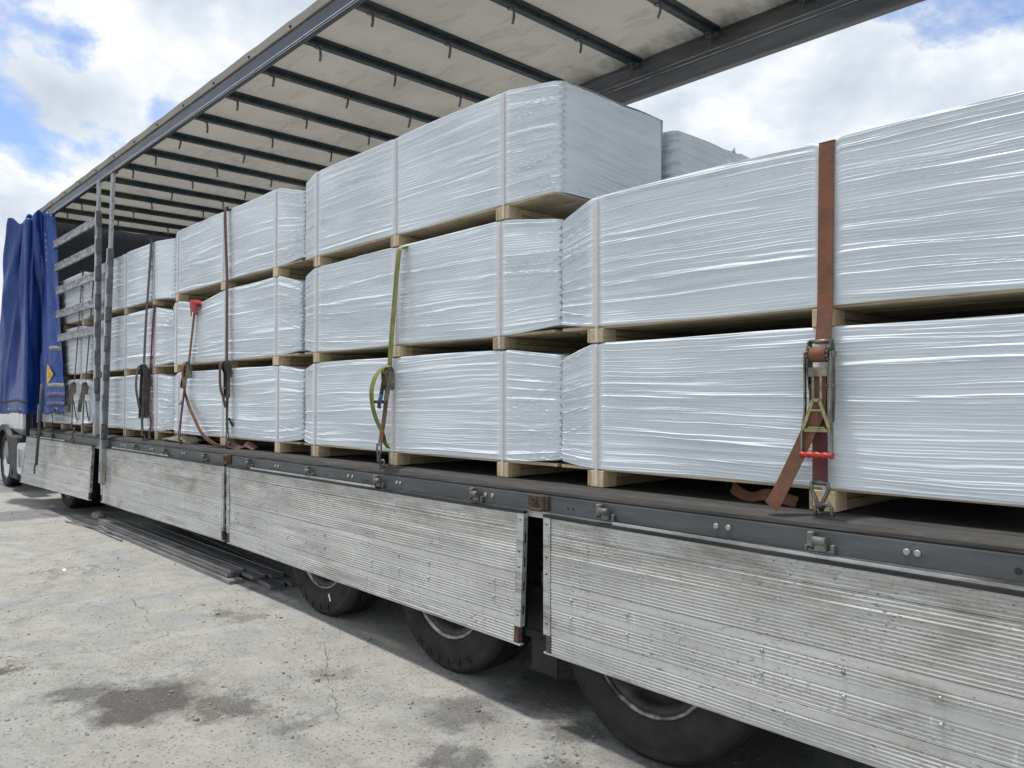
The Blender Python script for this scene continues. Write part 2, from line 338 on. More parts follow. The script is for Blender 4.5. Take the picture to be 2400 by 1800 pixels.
# ================================================================== mesh helpers
class MB:
    def __init__(s): s.v = []; s.f = []; s.sm = []
    def add(s, vs, fs, smooth=False):
        o = len(s.v); s.v += [tuple(p) for p in vs]; s.f += [tuple(i + o for i in f) for f in fs]; s.sm += [smooth] * len(fs); return s
    def box(s, x0, x1, y0, y1, z0, z1, c=0.0):
        if x1 < x0: x0, x1 = x1, x0
        if y1 < y0: y0, y1 = y1, y0
        if z1 < z0: z0, z1 = z1, z0
        if c <= 0:
            vs = [(x, y, z) for x in (x0, x1) for y in (y0, y1) for z in (z0, z1)]
            return s.add(vs, [(0, 1, 3, 2), (4, 6, 7, 5), (0, 4, 5, 1), (2, 3, 7, 6), (0, 2, 6, 4), (1, 5, 7, 3)])
        bm = bmesh.new(); bmesh.ops.create_cube(bm, size=1)
        for v in bm.verts: v.co = Vector(((x0 + x1) / 2 + v.co.x * (x1 - x0), (y0 + y1) / 2 + v.co.y * (y1 - y0), (z0 + z1) / 2 + v.co.z * (z1 - z0)))
        c = min(c, .45 * min(x1 - x0, y1 - y0, z1 - z0))
        bmesh.ops.bevel(bm, geom=list(bm.edges), offset=c, segments=1, affect='EDGES')
        bm.verts.index_update(); s.add([v.co for v in bm.verts], [[v.index for v in f.verts] for f in bm.faces]); bm.free(); return s
    def prism(s, prof, a0, a1, axis='x', smooth=False, segs=1, fn=None):
        """closed 2-D profile swept along an axis. prof: (y,z) for x, (x,z) for y, (x,y) for z"""
        n = len(prof); vs = []
        for k in range(segs + 1):
            a = a0 + (a1 - a0) * k / segs
            for p, q in prof:
                c = (a, p, q) if axis == 'x' else (p, a, q) if axis == 'y' else (p, q, a)
                vs.append(fn(*c) if fn else c)
        fs = [(k * n + i, k * n + (i + 1) % n, (k + 1) * n + (i + 1) % n, (k + 1) * n + i) for k in range(segs) for i in range(n)]
        o = len(s.v); s.add(vs, fs, smooth)
        s.f += [tuple(o + i for i in range(n))[::-1], tuple(o + segs * n + i for i in range(n))]; s.sm += [False, False]; return s
    def tube(s, path, r, n=8, smooth=True, closed=False):
        P = [Vector(p) for p in path]; m = len(P); vs = []; rr = r if isinstance(r, (list, tuple)) else [r] * m
        t0 = (P[1] - P[0]).normalized(); up = Vector((0, 0, 1)) if abs(t0.z) < .9 else Vector((1, 0, 0))
        u = t0.cross(up).normalized()
        for i in range(m):
            if closed: t = (P[(i + 1) % m] - P[i - 1]).normalized()
            else: t = (P[min(i + 1, m - 1)] - P[max(i - 1, 0)]).normalized()
            u = (u - t * u.dot(t)).normalized(); w = t.cross(u)
            vs += [P[i] + (u * math.cos(2 * math.pi * k / n) + w * math.sin(2 * math.pi * k / n)) * rr[i] for k in range(n)]
        q = m if closed else m - 1
        fs = [(i * n + k, i * n + (k + 1) % n, ((i + 1) % m) * n + (k + 1) % n, ((i + 1) % m) * n + k) for i in range(q) for k in range(n)]
        o = len(s.v); s.add(vs, fs, smooth)
        if not closed:
            s.f += [tuple(o + k for k in range(n))[::-1], tuple(o + (m - 1) * n + k for k in range(n))]; s.sm += [False, False]
        return s
    def cyl(s, a, b, r, n=12): return s.tube([a, b], r, n)
    def ribbon(s, path, w, width, th=.004, res=8):
        """webbing along a smooth path; width is a direction (or one per point)"""
        P = [Vector(p) for p in path]; ws = [Vector(width)] * len(P) if isinstance(width[0], (int, float)) else [Vector(q) for q in width]
        pts = []; wd = []
        if len(P) == 2: pts = P; wd = ws
        else:
            for i in range(len(P) - 1):
                p0, p1, p2, p3 = P[max(i - 1, 0)], P[i], P[i + 1], P[min(i + 2, len(P) - 1)]
                for k in range(res if i < len(P) - 2 else res + 1):
                    t = k / res
                    pts.append(.5 * ((2 * p1) + (p2 - p0) * t + (2 * p0 - 5 * p1 + 4 * p2 - p3) * t * t + (3 * p1 - p0 - 3 * p2 + p3) * t ** 3))
                    wd.append(ws[i].lerp(ws[i + 1], t))
        vs = []; m = len(pts)
        for i in range(m):
            t = (pts[min(i + 1, m - 1)] - pts[max(i - 1, 0)]).normalized()
            d = (wd[i] - t * wd[i].dot(t)).normalized(); nn = t.cross(d)
            for a, b in ((-1, -1), (1, -1), (1, 1), (-1, 1)): vs.append(pts[i] + d * (a * w / 2) + nn * (b * th / 2))
        fs = [(i * 4 + k, i * 4 + (k + 1) % 4, (i + 1) * 4 + (k + 1) % 4, (i + 1) * 4 + k) for i in range(m - 1) for k in range(4)]
        fs += [(3, 2, 1, 0), tuple((m - 1) * 4 + k for k in range(4))]
        return s.add(vs, fs)
    def lathe_y(s, prof, cx, cz, n=48, smooth=True, closed=True):
        """profile (radius, y) turned about an axis along y"""
        m = len(prof); vs = [(cx + r * math.cos(2 * math.pi * k / n), y, cz + r * math.sin(2 * math.pi * k / n)) for k in range(n) for r, y in prof]
        q = m if closed else m - 1
        fs = [(k * m + i, k * m + (i + 1) % m, ((k + 1) % n) * m + (i + 1) % m, ((k + 1) % n) * m + i) for k in range(n) for i in range(q)]
        return s.add(vs, fs, smooth)

ORG = {}
def link(name, data):
    o = bpy.data.objects.new(name, data); COL.objects.link(o); return o
def mesh_np(name, verts, quads, mat, smooth=True):
    me = bpy.data.meshes.new(name)
    v = np.ascontiguousarray(verts, dtype=np.float32); q = np.ascontiguousarray(quads, dtype=np.int32)
    me.vertices.add(len(v)); me.vertices.foreach_set('co', v.ravel())
    me.loops.add(q.size); me.loops.foreach_set('vertex_index', q.ravel())
    me.polygons.add(len(q)); me.polygons.foreach_set('loop_start', np.arange(0, q.size, 4, dtype=np.int32))
    me.polygons.foreach_set('loop_total', np.full(len(q), 4, dtype=np.int32))
    me.polygons.foreach_set('use_smooth', np.full(len(q), smooth)); me.update(calc_edges=True); me.validate()
    me.materials.append(MAT[mat]); return me
def build(name, mb, mat, parent=None, label=None):
    org = ORG.get(parent.name, (0, 0, 0)) if parent else (0, 0, 0)
    me = bpy.data.meshes.new(name); me.from_pydata([(x - org[0], y - org[1], z - org[2]) for x, y, z in mb.v], [], mb.f)
    me.polygons.foreach_set('use_smooth', mb.sm); me.materials.append(MAT[mat])
    bm = bmesh.new(); bm.from_mesh(me); bmesh.ops.recalc_face_normals(bm, faces=bm.faces); bm.to_mesh(me); bm.free()
    o = link(name, me)
    if parent: o.parent = parent; ORG[o.name] = org
    if label: o['label'] = label
    return o
def thing(name, label, cat, loc, group=None):
    o = link(name, None); o.location = loc; o.empty_display_size = .1; ORG[o.name] = tuple(loc)
    o['label'] = label; o['category'] = cat
    if group: o['group'] = group
    return o
def tag(o, label, cat, group=None):
    o['label'] = label; o['category'] = cat
    if group: o['group'] = group
    return o
def copy_part(src, parent, off):
    c = src.copy(); COL.objects.link(c); c.parent = parent; c.location = Vector(src.location) + Vector(off)
    ORG[c.name] = ORG.get(parent.name, (0, 0, 0)); return c

# ================================================================== setting: ground
def gz(x): return -.022 * min(12.0, max(0.0, x + 5.6))
mb = MB()
xs = [-400, -60, -30, -12, -5.6, -4, -2, 2, 6.4, 60, 400]; ys = [-400, -60, -20, -8, -3, 0, 3, 8, 20, 60, 400]
mb.add([(x, y, gz(x)) for x in xs for y in ys], [(i * 11 + j, (i + 1) * 11 + j, (i + 1) * 11 + j + 1, i * 11 + j + 1) for i in range(10) for j in range(10)])
ground = build('ground', mb, 'ground'); ground['kind'] = 'structure'
rng = random.Random(4)
def crack(pts, w):
    P = [Vector((*p, .003 + gz(p[0]))) for p in pts]; L = []
    for a, b in zip(P[:-1], P[1:]):
        n = max(2, int((b - a).length / .035)); d = (b - a); pr = Vector((-d.y, d.x, 0)).normalized()
        L += [a + d * (k / n) + pr * rng.gauss(0, .007) for k in range(n)]
    L.append(P[-1]); vs = []
    for i, p in enumerate(L):
        t = (L[min(i + 1, len(L) - 1)] - L[max(i - 1, 0)]).normalized(); pr = Vector((-t.y, t.x, 0))
        ww = w * .42 * rng.uniform(.3, 1.2) * min(1, .2 + min(i, len(L) - 1 - i) / 4)
        vs += [p + pr * ww / 2, p - pr * ww / 2]
    mb = MB().add(vs, [(2 * i, 2 * i + 1, 2 * i + 3, 2 * i + 2) for i in range(len(L) - 1)])
    return build('ground_crack', mb, 'crack', ground)
for pts, w in [([(-7.03, -.85), (-6.74, -.90), (-6.37, -.91), (-6.29, -.73), (-6.43, -.36)], .009), ([(-6.37, -.91), (-6.33, -.96), (-6.13, -.99)], .010),
               ([(-6.11, -1.05), (-5.89, -1.09)], .007), ([(-6.78, -1.34), (-7.11, -1.12), (-7.05, -.87)], .006),
               ([(-4.94, -.19), (-4.50, -.43), (-4.12, -.63), (-3.89, -.73), (-3.63, -.85)], .007)]:
    crack(pts, w)
# loose grit
def grit():
    g = np.random.default_rng(11); bm = bmesh.new(); bmesh.ops.create_icosphere(bm, subdivisions=1, radius=1)
    bv = np.array([v.co for v in bm.verts]); bf = np.array([[v.index for v in f.verts] for f in bm.faces]); bm.free()
    n = 5200; V = []; F = []
    for i in range(n):
        if i < 3200:
            x = g.uniform(-9.5, -1.2); y = g.uniform(-2.7, .9)
        elif i < 4400:
            (cx_, cy_), r, s = GB[g.integers(len(GB))]; x = cx_ + g.normal(0, r * .6); y = cy_ + g.normal(0, r * .6)
        else:
            x = g.uniform(-16, -8); y = g.uniform(-2.2, .8)
        if -6.2 < x < -1.7 and y > .1 and g.random() < .5: y = -y
        sz = min(.016, .0022 * math.exp(g.normal(.25, .55))); sc = sz * np.array([g.uniform(.7, 1.5), g.uniform(.7, 1.3), g.uniform(.4, .8)])
        a = g.uniform(0, 6.28); rot = np.array([[math.cos(a), -math.sin(a), 0], [math.sin(a), math.cos(a), 0], [0, 0, 1]])
        p = (bv * (1 + g.uniform(-.25, .25, bv.shape)) * sc) @ rot.T + np.array([x, y, sc[2] * .45 + gz(x)])
        F.append(bf + i * len(bv)); V.append(p)
    V = np.concatenate(V); F = np.concatenate(F); me = bpy.data.meshes.new('grit')
    me.vertices.add(len(V)); me.vertices.foreach_set('co', V.astype(np.float32).ravel())
    me.loops.add(F.size); me.loops.foreach_set('vertex_index', F.astype(np.int32).ravel())
    me.polygons.add(len(F)); me.polygons.foreach_set('loop_start', np.arange(0, F.size, 3, dtype=np.int32)); me.polygons.foreach_set('loop_total', np.full(len(F), 3, dtype=np.int32))
    me.update(calc_edges=True); me.materials.append(MAT['pebble']); o = link('gravel', me); o['kind'] = 'stuff'; return o
grit()

# ================================================================== the trailer
T = thing('semi_trailer', 'long open curtain-side trailer with hanging aluminium side boards, loaded with white bundles', 'trailer', (-7, 1.25, 0))
XF, XR = -15.1, 1.0
build('cargo_deck', MB().box(XF, XR, .10, 2.40, 1.12, 1.205), 'deck', T)
RP = [(0, 1.065), (0, 1.150), (.003, 1.156), (.08, 1.156), (.08, 1.12), (.03, 1.12), (.03, 1.065)]
rail = build('side_rail', MB().prism(RP, XF, XR, smooth=False), 'rail', T)
build('deck_edge', MB().prism([(.004, 1.158), (.0, 1.163), (.004, 1.176), (.018, 1.193), (.045, 1.206), (.09, 1.212), (.13, 1.212), (.13, 1.158)], XF, XR, segs=90, fn=lambda x, y, z: (x, y + (.0025 * math.sin(x * 17) + .002 * math.sin(x * 41)) * (z > 1.17 and y < .05), z)), 'deck', T)
build('rail_lip', MB().box(XF, XR, .004, .05, 1.028, 1.063), 'alu_clean', T)
build('side_rail', MB().box(XF, XR, 2.405, 2.5, 1.03, 1.21), 'rail', T)
def hinge(x, z):
    m = MB(); s = .6
    m.box(x - .085 * s, x + .10 * s, -.012, -.001, z - .06 * s, z - .045 * s, .002)
    m.box(x - .075 * s, x - .03 * s, -.030, -.001, z - .025 * s, z + .075 * s, .005)
    m.box(x - .03 * s, x + .05 * s, -.024, -.001, z - .055 * s, z + .025 * s, .005)
    m.cyl((x - .03 * s, -.030, z + .022 * s), (x + .06 * s, -.030, z + .022 * s), .020 * s + .004, 10)
    m.box(x + .08 * s, x + .105 * s, -.022, -.001, z - .058 * s, z + .0 * s, .003)
    m.box(x - .10 * s, x - .08 * s, -.018, -.001, z - .058 * s, z - .02 * s, .003)
    return build('hinge_bracket', m, 'casting', rail)
for hx in (-14.3, -13.5, -12.4, -9.65, -8.67, -7.585, -6.593, -5.516, -4.544, -3.512, -2.522, -1.421, -.3): hinge(hx, 1.103)
def bolt(x, z, r=.013): return build('bolt', MB().tube([(x, -.0005, z), (x, -.006, z), (x, -.009, z)], [r, r, r * .7], 10), 'bolt', rail)
b0 = bolt(-1.893, 1.114)
for bx in (-1.832, -1.097, -1.060, -4.955, -4.897, -4.339, -4.299, -3.435, -3.375, -6.11, -6.06, -8.2, -8.14, -9.15, -9.09, -10.1, -10.04, -10.2): copy_part(b0, rail, (bx + 1.893, 0, 0))
build('bolt_hole', MB().cyl((-.745, -.002, 1.10), (-.745, .002, 1.10), .013, 12), 'black', rail)
for bx in (-2.78, -2.745, -5.3, -5.26, -4.75, -4.71): build('bolt_hole', MB().cyl((bx, -.002, 1.10), (bx, .002, 1.10), .007, 10), 'black', rail)
def pocket(x, z):
    m = MB(); m.box(x - .055, x + .055, -.028, .002, z - .075, z + .012, .008); m.box(x + .052, x + .078, -.018, .002, z - .07, z + .012, .006)
    m.box(x - .085, x - .058, -.010, .002, z - .05, z + .006, .004); m.box(x - .045, x + .045, -.038, -.026, z - .078, z - .060, .004)
    m.tube([(x - .012 + .014 * math.cos(a), -.031, z - .018 + .014 * math.sin(a)) for a in np.linspace(0, 6.283, 13)[:-1]], .004, 6, True, True)
    p = build('post_pocket', m, 'rust', T)
    build('slot', MB().box(x - .018, x + .018, -.0305, -.027, z - .055, z - .040).box(x - .006, x + .012, -.0305, -.027, z - .0395, z - .030), 'black', p)
pocket(-7.065, 1.155); pocket(-2.99, 1.145)
def lashing_ring(x, w=.035, z1=1.25, y=.045):
    a = [(x - w, y, 1.185), (x - w, y, z1 - .012), (x - w * .75, y, z1)] + [(x + w * .75, y, z1), (x + w, y, z1 - .012), (x + w, y, 1.185)]
    return build('lashing_ring', MB().tube(a, .0075, 8), 'hookwire', T)

# --- aluminium drop boards
def board(TL, BL, TR, BR, seed, seams=(0, .13, .47, .80, 1), sub=True, rivets=()):
    TL, BL, TR, BR = map(Vector, (TL, BL, TR, BR)); rg = np.random.default_rng(seed)
    ph = rg.uniform(0, 6, 8)
    H = (TL - BL).length; Lx = (TR - TL).length
    nrm = ((TR - TL).cross(BL - TL)).normalized()
    if nrm.y > 0: nrm = -nrm
    dents = [(rg.uniform(0, 1), rg.uniform(.05, .5), rg.uniform(.04, .22), rg.uniform(.008, .03), rg.uniform(-.0042, .0035)) for _ in range(18)] + [(rg.uniform(0, 1), rg.uniform(.5, 1), rg.uniform(.02, .10), rg.uniform(.01, .04), rg.uniform(-.004, .003)) for _ in range(14)]
    def S(s, t, d):   # s along length, t down, d outwards
        p = TL.lerp(TR, s).lerp(BL.lerp(BR, s), t)
        dent = .004 * math.sin(s * 9 + ph[0]) * math.sin(t * 4 + ph[1]) + .003 * math.sin(s * 23 + ph[2]) * math.sin(t * 9 + ph[3])
        dent += sum(a * math.exp(-((s - q) / l) ** 4 - ((t - u) / w) ** 2) for q, u, l, w, a in dents if abs(t - u) < 2.5 * w and abs(s - q) < 1.5 * l)
        return p + nrm * (d + dent * (1 if d > -.01 else .2))
    inset = .055 / Lx
    org = None; root = None
    ns = 64
    for q in range(len(seams) - 1):
        t0, t1 = seams[q] + .0018, seams[q + 1] - .0018
        if q == 0: t0 = .012
        hh = (t1 - t0) * H; prof = []      # (t, d)
        flat = {0: [(0, .016)], 1: [(hh - .012, hh)], 2: [(0, .040), (hh * .5 - .020, hh * .5 + .020), (hh - .012, hh)], 3: [(0, .038), (hh - .006, hh)]}[q]
        z = 0.0; prof.append((t0, -.004)); prof.append((t0 + .002 / H, 0))
        while z < hh - .004:
            ins = next((f for f in flat if f[0] <= z < f[1]), None)
            if ins: z = ins[1]; prof.append((t0 + min(z, hh - .003) / H, 0))
            else:
                pit = .0152
                for dz, d in ((.14, -.0036), (.30, -.0046), (.46, -.0034), (.62, .0004), (.82, .0012), (1.0, .0)):
                    if z + dz * pit < hh - .004: prof.append((t0 + (z + dz * pit) / H, d))
                z += pit
        prof.append((t1, 0)); prof.append((t1, -.004)); prof.append((t1, -.024)); prof.append((t0, -.024))
        n = len(prof); vs = []; mb = MB()
        for k in range(ns + 1):
            s = inset + (1 - 2 * inset) * k / ns
            vs += [S(s, t, d) for t, d in prof]
        fs = [(k * n + i, k * n + (i + 1) % n, (k + 1) * n + (i + 1) % n, (k + 1) * n + i) for k in range(ns) for i in range(n)]
        fs += [tuple(range(n))[::-1], tuple(ns * n + i for i in range(n))]
        mb.add(vs, fs)
        if root is None:
            root = build('dropside_panel', mb, 'alu', T)
        else: build('panel_board', mb, 'alu', root)
    def strip(s0, s1, t0, t1, d0, d1, name, mat, segs=12, par=None):
        vs = []
        for k in range(segs + 1):
            s = s0 + (s1 - s0) * k / segs
            vs += [S(s, t0, d0), S(s, t1, d0), S(s, t1, d1), S(s, t0, d1)]
        fs = [(k * 4 + i, k * 4 + (i + 1) % 4, (k + 1) * 4 + (i + 1) % 4, (k + 1) * 4 + i) for k in range(segs) for i in range(4)] + [(3, 2, 1, 0), tuple(segs * 4 + i for i in range(4))]
        return build(name, MB().add(vs, fs), mat, par or root)
    strip(0, 1, -.010, .010, -.022, .008, 'top_seal', 'black', 30)
    strip(.12, .62, -.030, -.012, -.012, -.002, 'seal_strip', 'alu_clean', 20)
    for a, b in ((0, inset * .93), (1 - inset * .93, 1)):
        strip(a, b, 0.011, .865, -.030, .005, 'end_frame', 'alu_clean', 2)
        o = .25 if a == 0 else -.25
        strip(a + inset * max(0, .3 * (a == 0)), b - inset * max(0, .3 * (a > 0)), .867, .99, -.028, .0, 'latch', 'rust' if a > 0 else 'zinc_dk', 2)
        e = a if a == 0 else b
        for t in (.16, .34, .52, .70):     # slots in the end face
            sg = -1 if a == 0 else 1
            c = S(e, t, -.013); d = S(e, t + .075, -.013); xo = Vector((sg * .0012, 0, 0))
            build('slot', MB().ribbon([c + xo, d + xo], .009, (0, 1, 0), .002), 'black', root)
        for t in (.06, .3, .42, .78):
            p = S((a + b) / 2, t, .005); build('rivet', MB().tube([p, p + nrm * .004], [.006, .004], 8), 'zinc_dk', root)
    strip(0, 1, .992, 1.004, -.028, .002, 'bottom_edge', 'alu_clean', 24)
    rv = None
    for s, t in rivets:
        p = S(s, t, 0)
        m = MB().tube([p, p + nrm * .004, p + nrm * .006], [.009, .009, .004], 8)
        build('rivet', m, 'alu_clean', root)
    return root
def rivs(n, a, b): return [(a + (b - a) * i / (n - 1) + .004 * math.sin(i * 7.1), t) for i in range(n) if i % 4 != 2 for t in (.565, .695)]
board((-15.1, -.04, 1.055), (-15.1, -.135, .300), (-11.31, -.030, 1.060), (-11.31, -.068, .345), 1, rivets=rivs(9, .2, .95))
board((-10.95, -.028, 1.060), (-10.95, -.026, .352), (-7.07, -.034, 1.060), (-7.07, -.032, .366), 2, rivets=rivs(10, .05, .95))
board((-7.00, -.034, 1.060), (-7.00, -.034, .361), (-3.08, -.030, 1.052), (-3.08, -.062, .333), 3, rivets=rivs(12, .06, .94))
board((-2.93, -.030, 1.050), (-2.93, -.032, .322), (1.0, -.030, 1.020), (1.0, -.034, .30), 4, rivets=rivs(11, .05, .95))
for x0, x1 in ((-15.1, -11.3), (-10.95, -7.07), (-7.0, -3.08), (-2.93, 1.0)):
    m = MB().box(x0, x1, 2.52, 2.545, .34, 1.05)
    for z in (.50, .75, .95): m.box(x0, x1, 2.546, 2.550, z, z + .05)
    build('dropside_panel', m, 'alu', T)

# --- chassis, axles, wheels
for y in (.78, 1.62): build('chassis_beam', MB().box(XF + .4, XR, y, y + .1, .93, 1.115), 'chassis', T)
m = MB()
for x in np.arange(XF + .5, XR, .6): m.box(x, x + .05, .12, .775, 1.05, 1.115).box(x, x + .05, 1.725, 2.4, 1.05, 1.115)
build('cross_member', m, 'chassis', T)
build('inner_skirt', MB().box(XF, XR, .16, .19, .93, 1.115), 'chassis', T)
def wheel(x, y0, sgn, r=.575, zc=.565, w=.34, par=T, rimmat='rim', rr=.355, name='wheel'):
    Y = lambda d: y0 + sgn * d
    rim = build(name, MB().lathe_y([(.085, Y(.15)), (.19, Y(.145)), (.235, Y(.10)), (.27, Y(.10)), (.30, Y(.06)), (.325, Y(.035)), (.348, Y(.030)), (.348, Y(.10)), (.30, Y(.16)), (.30, Y(w - .03)), (.085, Y(w - .03))], x, zc, 56), rimmat, par)
    build('rim_flange', MB().lathe_y([(.340, Y(.032)), (.350, Y(.020)), (.360, Y(.020)), (.364, Y(.032)), (.352, Y(.05))], x, zc, 64), 'rimedge', rim)
    k = r - .36
    tp = [(.352, Y(.045)), (.368, Y(.018)), (.395, Y(.006)), (.36 + k * .42, Y(.0)), (.36 + k * .45, Y(-.003)), (.36 + k * .60, Y(.001)), (.36 + k * .78, Y(.010)), (.36 + k * .80, Y(.007)), (.36 + k * .9, Y(.022)), (r - .006, Y(.042)), (r, Y(.052))]
    grooves = []
    for q in (.25, .40, .6, .75):
        c = .052 + (w - .104) * q; grooves += [(r, Y(c - .012)), (r - .012, Y(c - .009)), (r - .012, Y(c + .009)), (r, Y(c + .012))]
    tp += grooves + [(r, Y(w - .052)), (r - .006, Y(w - .042)), (.36 + k * .6, Y(w)), (.36, Y(w - .03))]
    build('tyre', MB().lathe_y(tp, x, zc, 96), 'tyre', rim)
    hb = MB().lathe_y([(0.001, Y(.03)), (.075, Y(.03)), (.10, Y(.05)), (.105, Y(.15)), (0.001, Y(.15))], x, zc, 32)
    for i in range(10):
        a = i * .628; cx_, cz_ = x + .155 * math.cos(a), zc + .155 * math.sin(a)
        hb.tube([(cx_, Y(.152), cz_), (cx_, Y(.10), cz_), (cx_, Y(.095), cz_)], [.017, .017, .01], 6, False)
    build('hub', hb, 'hub', rim)
    return rim
def tyre_letters(rim, text, x, zc, rad, a0, step, y, size):
    vs = MB()
    for i, ch in enumerate(text):
        cu = bpy.data.curves.new('t', 'FONT'); cu.body = ch; cu.size = size; cu.extrude = .002; cu.align_x = 'CENTER'
        o = bpy.data.objects.new('t', cu); COL.objects.link(o)
        me = bpy.data.meshes.new_from_object(o); a = a0 + step * i
        # letter tops point outwards from the hub
        up = Vector((math.cos(a), 0, math.sin(a))); right = Vector((math.sin(a), 0, -math.cos(a)))
        c = Vector((x, y, zc)) + up * rad
        vs.add([c + right * v.co.x + up * v.co.y + Vector((0, -1, 0)) * v.co.z for v in me.vertices], [tuple(p.vertices) for p in me.polygons])
        bpy.data.objects.remove(o); bpy.data.curves.remove(cu); bpy.data.meshes.remove(me)
    build('lettering', vs, 'tyre_text', rim)
WX = (-5.46, -3.885, -2.32)
for i, x in enumerate(WX):
    ZC = .572 + gz(x + .3); w_ = wheel(x, .045, 1, zc=ZC); wheel(x, 2.455, -1, zc=ZC)
    if i == 0:
        tyre_letters(w_, 'ALENO', x, ZC, .468, R(-75), -.235, .042, .085)
        build('white_mark', MB().ribbon([(x + .16, .040, .565 - .375), (x + .185, .040, .565 - .425)], .018, (1, 0, .5), .003), 'scrap', w_)
    if i == 1: tyre_letters(w_, 'SAILUN', x, ZC, .468, R(-62), -.205, .042, .085)
    build('axle', MB().cyl((x, .3, ZC), (x, 2.2, ZC), .065, 12), 'chassis', T)
    arc = [(x + .66 * math.cos(a), .565 + .66 * math.sin(a)) for a in np.linspace(R(15), R(165), 15)]; inn = [(x + .64 * math.cos(a), .565 + .64 * math.sin(a)) for a in np.linspace(R(165), R(15), 15)]
    for y0, y1 in ((.10, .50), (2.0, 2.4)):
        pr = [(p, min(q, 1.045)) for p, q in arc] + [(p, min(q, 1.03)) for p, q in inn]
        build('mudguard', MB().prism(pr, y0, y1, 'y'), 'black', T)
m = MB().box(-3.26, -3.10, .17, .20, .325, .60).box(-3.27, -3.02, .165, .21, .30, .345)
for x in np.linspace(-3.285, -3.235, 7): m.prism([(.180, .15), (.186, .15), (.184, .10), (.182, .10)], x, x + .004, 'x')
m.box(-3.235, -3.03, .178, .186, .11, .31)
build('mud_flap', m, 'black', T)
build('gap_backing', MB().box(-3.14, -2.90, .26, .30, .34, .92), 'chassis', T)  # added dark sheet that blocks the view through the gap between boards
m = MB().box(-11.5, -10.6, .30, .33, .42, .60)
mk = build('marker_plate', m, 'red_mark', T)
build('yellow_stripe', MB().prism([(-11.22, .43), (-10.75, .43), (-10.75, .58), (-10.98, .58)], .294, .299, 'y'), 'yel_mark', mk)
build('support_bar', MB().box(-11.9, -10.3, .29, .36, .36, .40), 'rail', T)
for x in (-9.4,): build('landing_leg', MB().box(x - .06, x + .06, .5, .62, .2, 1.0).box(x - .14, x + .14, .44, .68, .17, .2), 'chassis', T)
build('tool_box', MB().box(-9.0, -7.3, .35, .8, .50, .93, .02), 'chassis', T)

# --- roof
rr = build('roof_rail', MB().prism([(0, 4.575), (0, 4.583), (-.004, 4.590), (-.004, 4.60), (.0, 4.604), (.002, 4.700), (.012, 4.725), (.03, 4.725), (.04, 4.70), (.045, 4.60), (.045, 4.575)], XF + .3, XR), 'roof_rail', T)
build('rail_lip', MB().box(XF + .3, XR, -.007, -.0045, 4.588, 4.597).box(XF + .3, XR, -.004, .0, 4.574, 4.5775), 'lip', rr)
build('tarp_edge', MB().prism([(-.006, 4.722), (-.006, 4.795), (.004, 4.803), (.05, 4.806), (.05, 4.722)], XF + .1, XR, segs=60, fn=lambda x, y, z: (x, y - .004 * math.sin(x * 8), z + (.006 * abs(math.sin(x * 4)) if z > 4.75 else 0))), 'roof', rr)
fr = build('roof_rail', MB().prism([(2.452, 4.335), (2.440, 4.345), (2.440, 4.455), (2.446, 4.46), (2.446, 4.475), (2.438, 4.48), (2.438, 4.515), (2.450, 4.52), (2.450, 4.62), (2.50, 4.70), (2.52, 4.70), (2.52, 4.335)], XF + .3, XR), 'far_rail', T)
build('rail_groove', MB().box(XF + .3, XR, 2.4365, 2.4385, 4.462, 4.472).box(XF + .3, XR, 2.4345, 2.4375, 4.50, 4.506), 'lip', fr)
BX = [-4.99 + .785 * k for k in range(-12, 8)]
hk = None
for i, x in enumerate(BX):
    bow = build('roof_bow', MB().prism([(x - .028, 4.600), (x + .028, 4.600), (x + .028, 4.612), (x + .020, 4.640), (x + .045, 4.652), (x + .045, 4.668), (x - .045, 4.668), (x - .045, 4.652), (x - .020, 4.640), (x - .028, 4.612)], .046, 2.448, 'y'), 'bow', T)
    build('bow_shoe', MB().box(x - .05, x + .05, 2.38, 2.449, 4.583, 4.612, .004), 'hook', bow)
    r5 = random.Random(i * 3 + 1)
    for y in (.19, .93, 1.68, 2.33):
        if y == 1.68 and i % 5 == 2: continue
        yy = y + r5.uniform(-.02, .02); L = r5.uniform(.85, 1.12); tw = r5.uniform(-.018, .018)
        pth = [(x + .002, yy, 4.606), (x + .020, yy, 4.588), (x + .026, yy + tw * .4, 4.560), (x + .020, yy + tw * .8, 4.560 - .045 * L), (x + .006, yy + tw, 4.560 - .075 * L)]
        m = MB().ribbon(pth, .020, (0, 1, 0), .007, 3).box(x - .03, x + .03, yy - .016, yy + .016, 4.594, 4.602)
        build('hook', m, 'hook', bow)
    build('rail_bolt', MB().tube([(x - .1, -.008, 4.745), (x - .1, -.020, 4.745)], [.014, .009], 8), 'black', rr)
# tarpaulin sags a little between the bows
nx, ny = 180, 40; X = np.linspace(XF + .2, XR, nx + 1); Yv = np.linspace(.03, 2.50, ny + 1)
XX, YY = np.meshgrid(X, Yv, indexing='ij')
ph = ((XX + 4.99) / .785) % 1
ZZ = 4.675 + .022 * np.sin(np.pi * ph) * (1 + .4 * np.sin(YY * 3 + np.floor((XX + 4.99) / .785))) * np.clip(np.minimum(YY - .03, 2.5 - YY) * 6, 0, 1) + .004 * np.sin(XX * 9 + YY * 5) + .004 * np.sin(XX * 4 - YY * 11)
V = np.stack([XX - ORG['semi_trailer'][0], YY - ORG['semi_trailer'][1], ZZ], -1).reshape(-1, 3)
idx = np.arange((nx + 1) * (ny + 1)).reshape(nx + 1, ny + 1)
Q = np.stack([idx[:-1, :-1], idx[1:, :-1], idx[1:, 1:], idx[:-1, 1:]], -1).reshape(-1, 4)
ro = link('roof_tarpaulin', mesh_np('roof_tarpaulin', V, Q, 'roof')); ro.parent = T
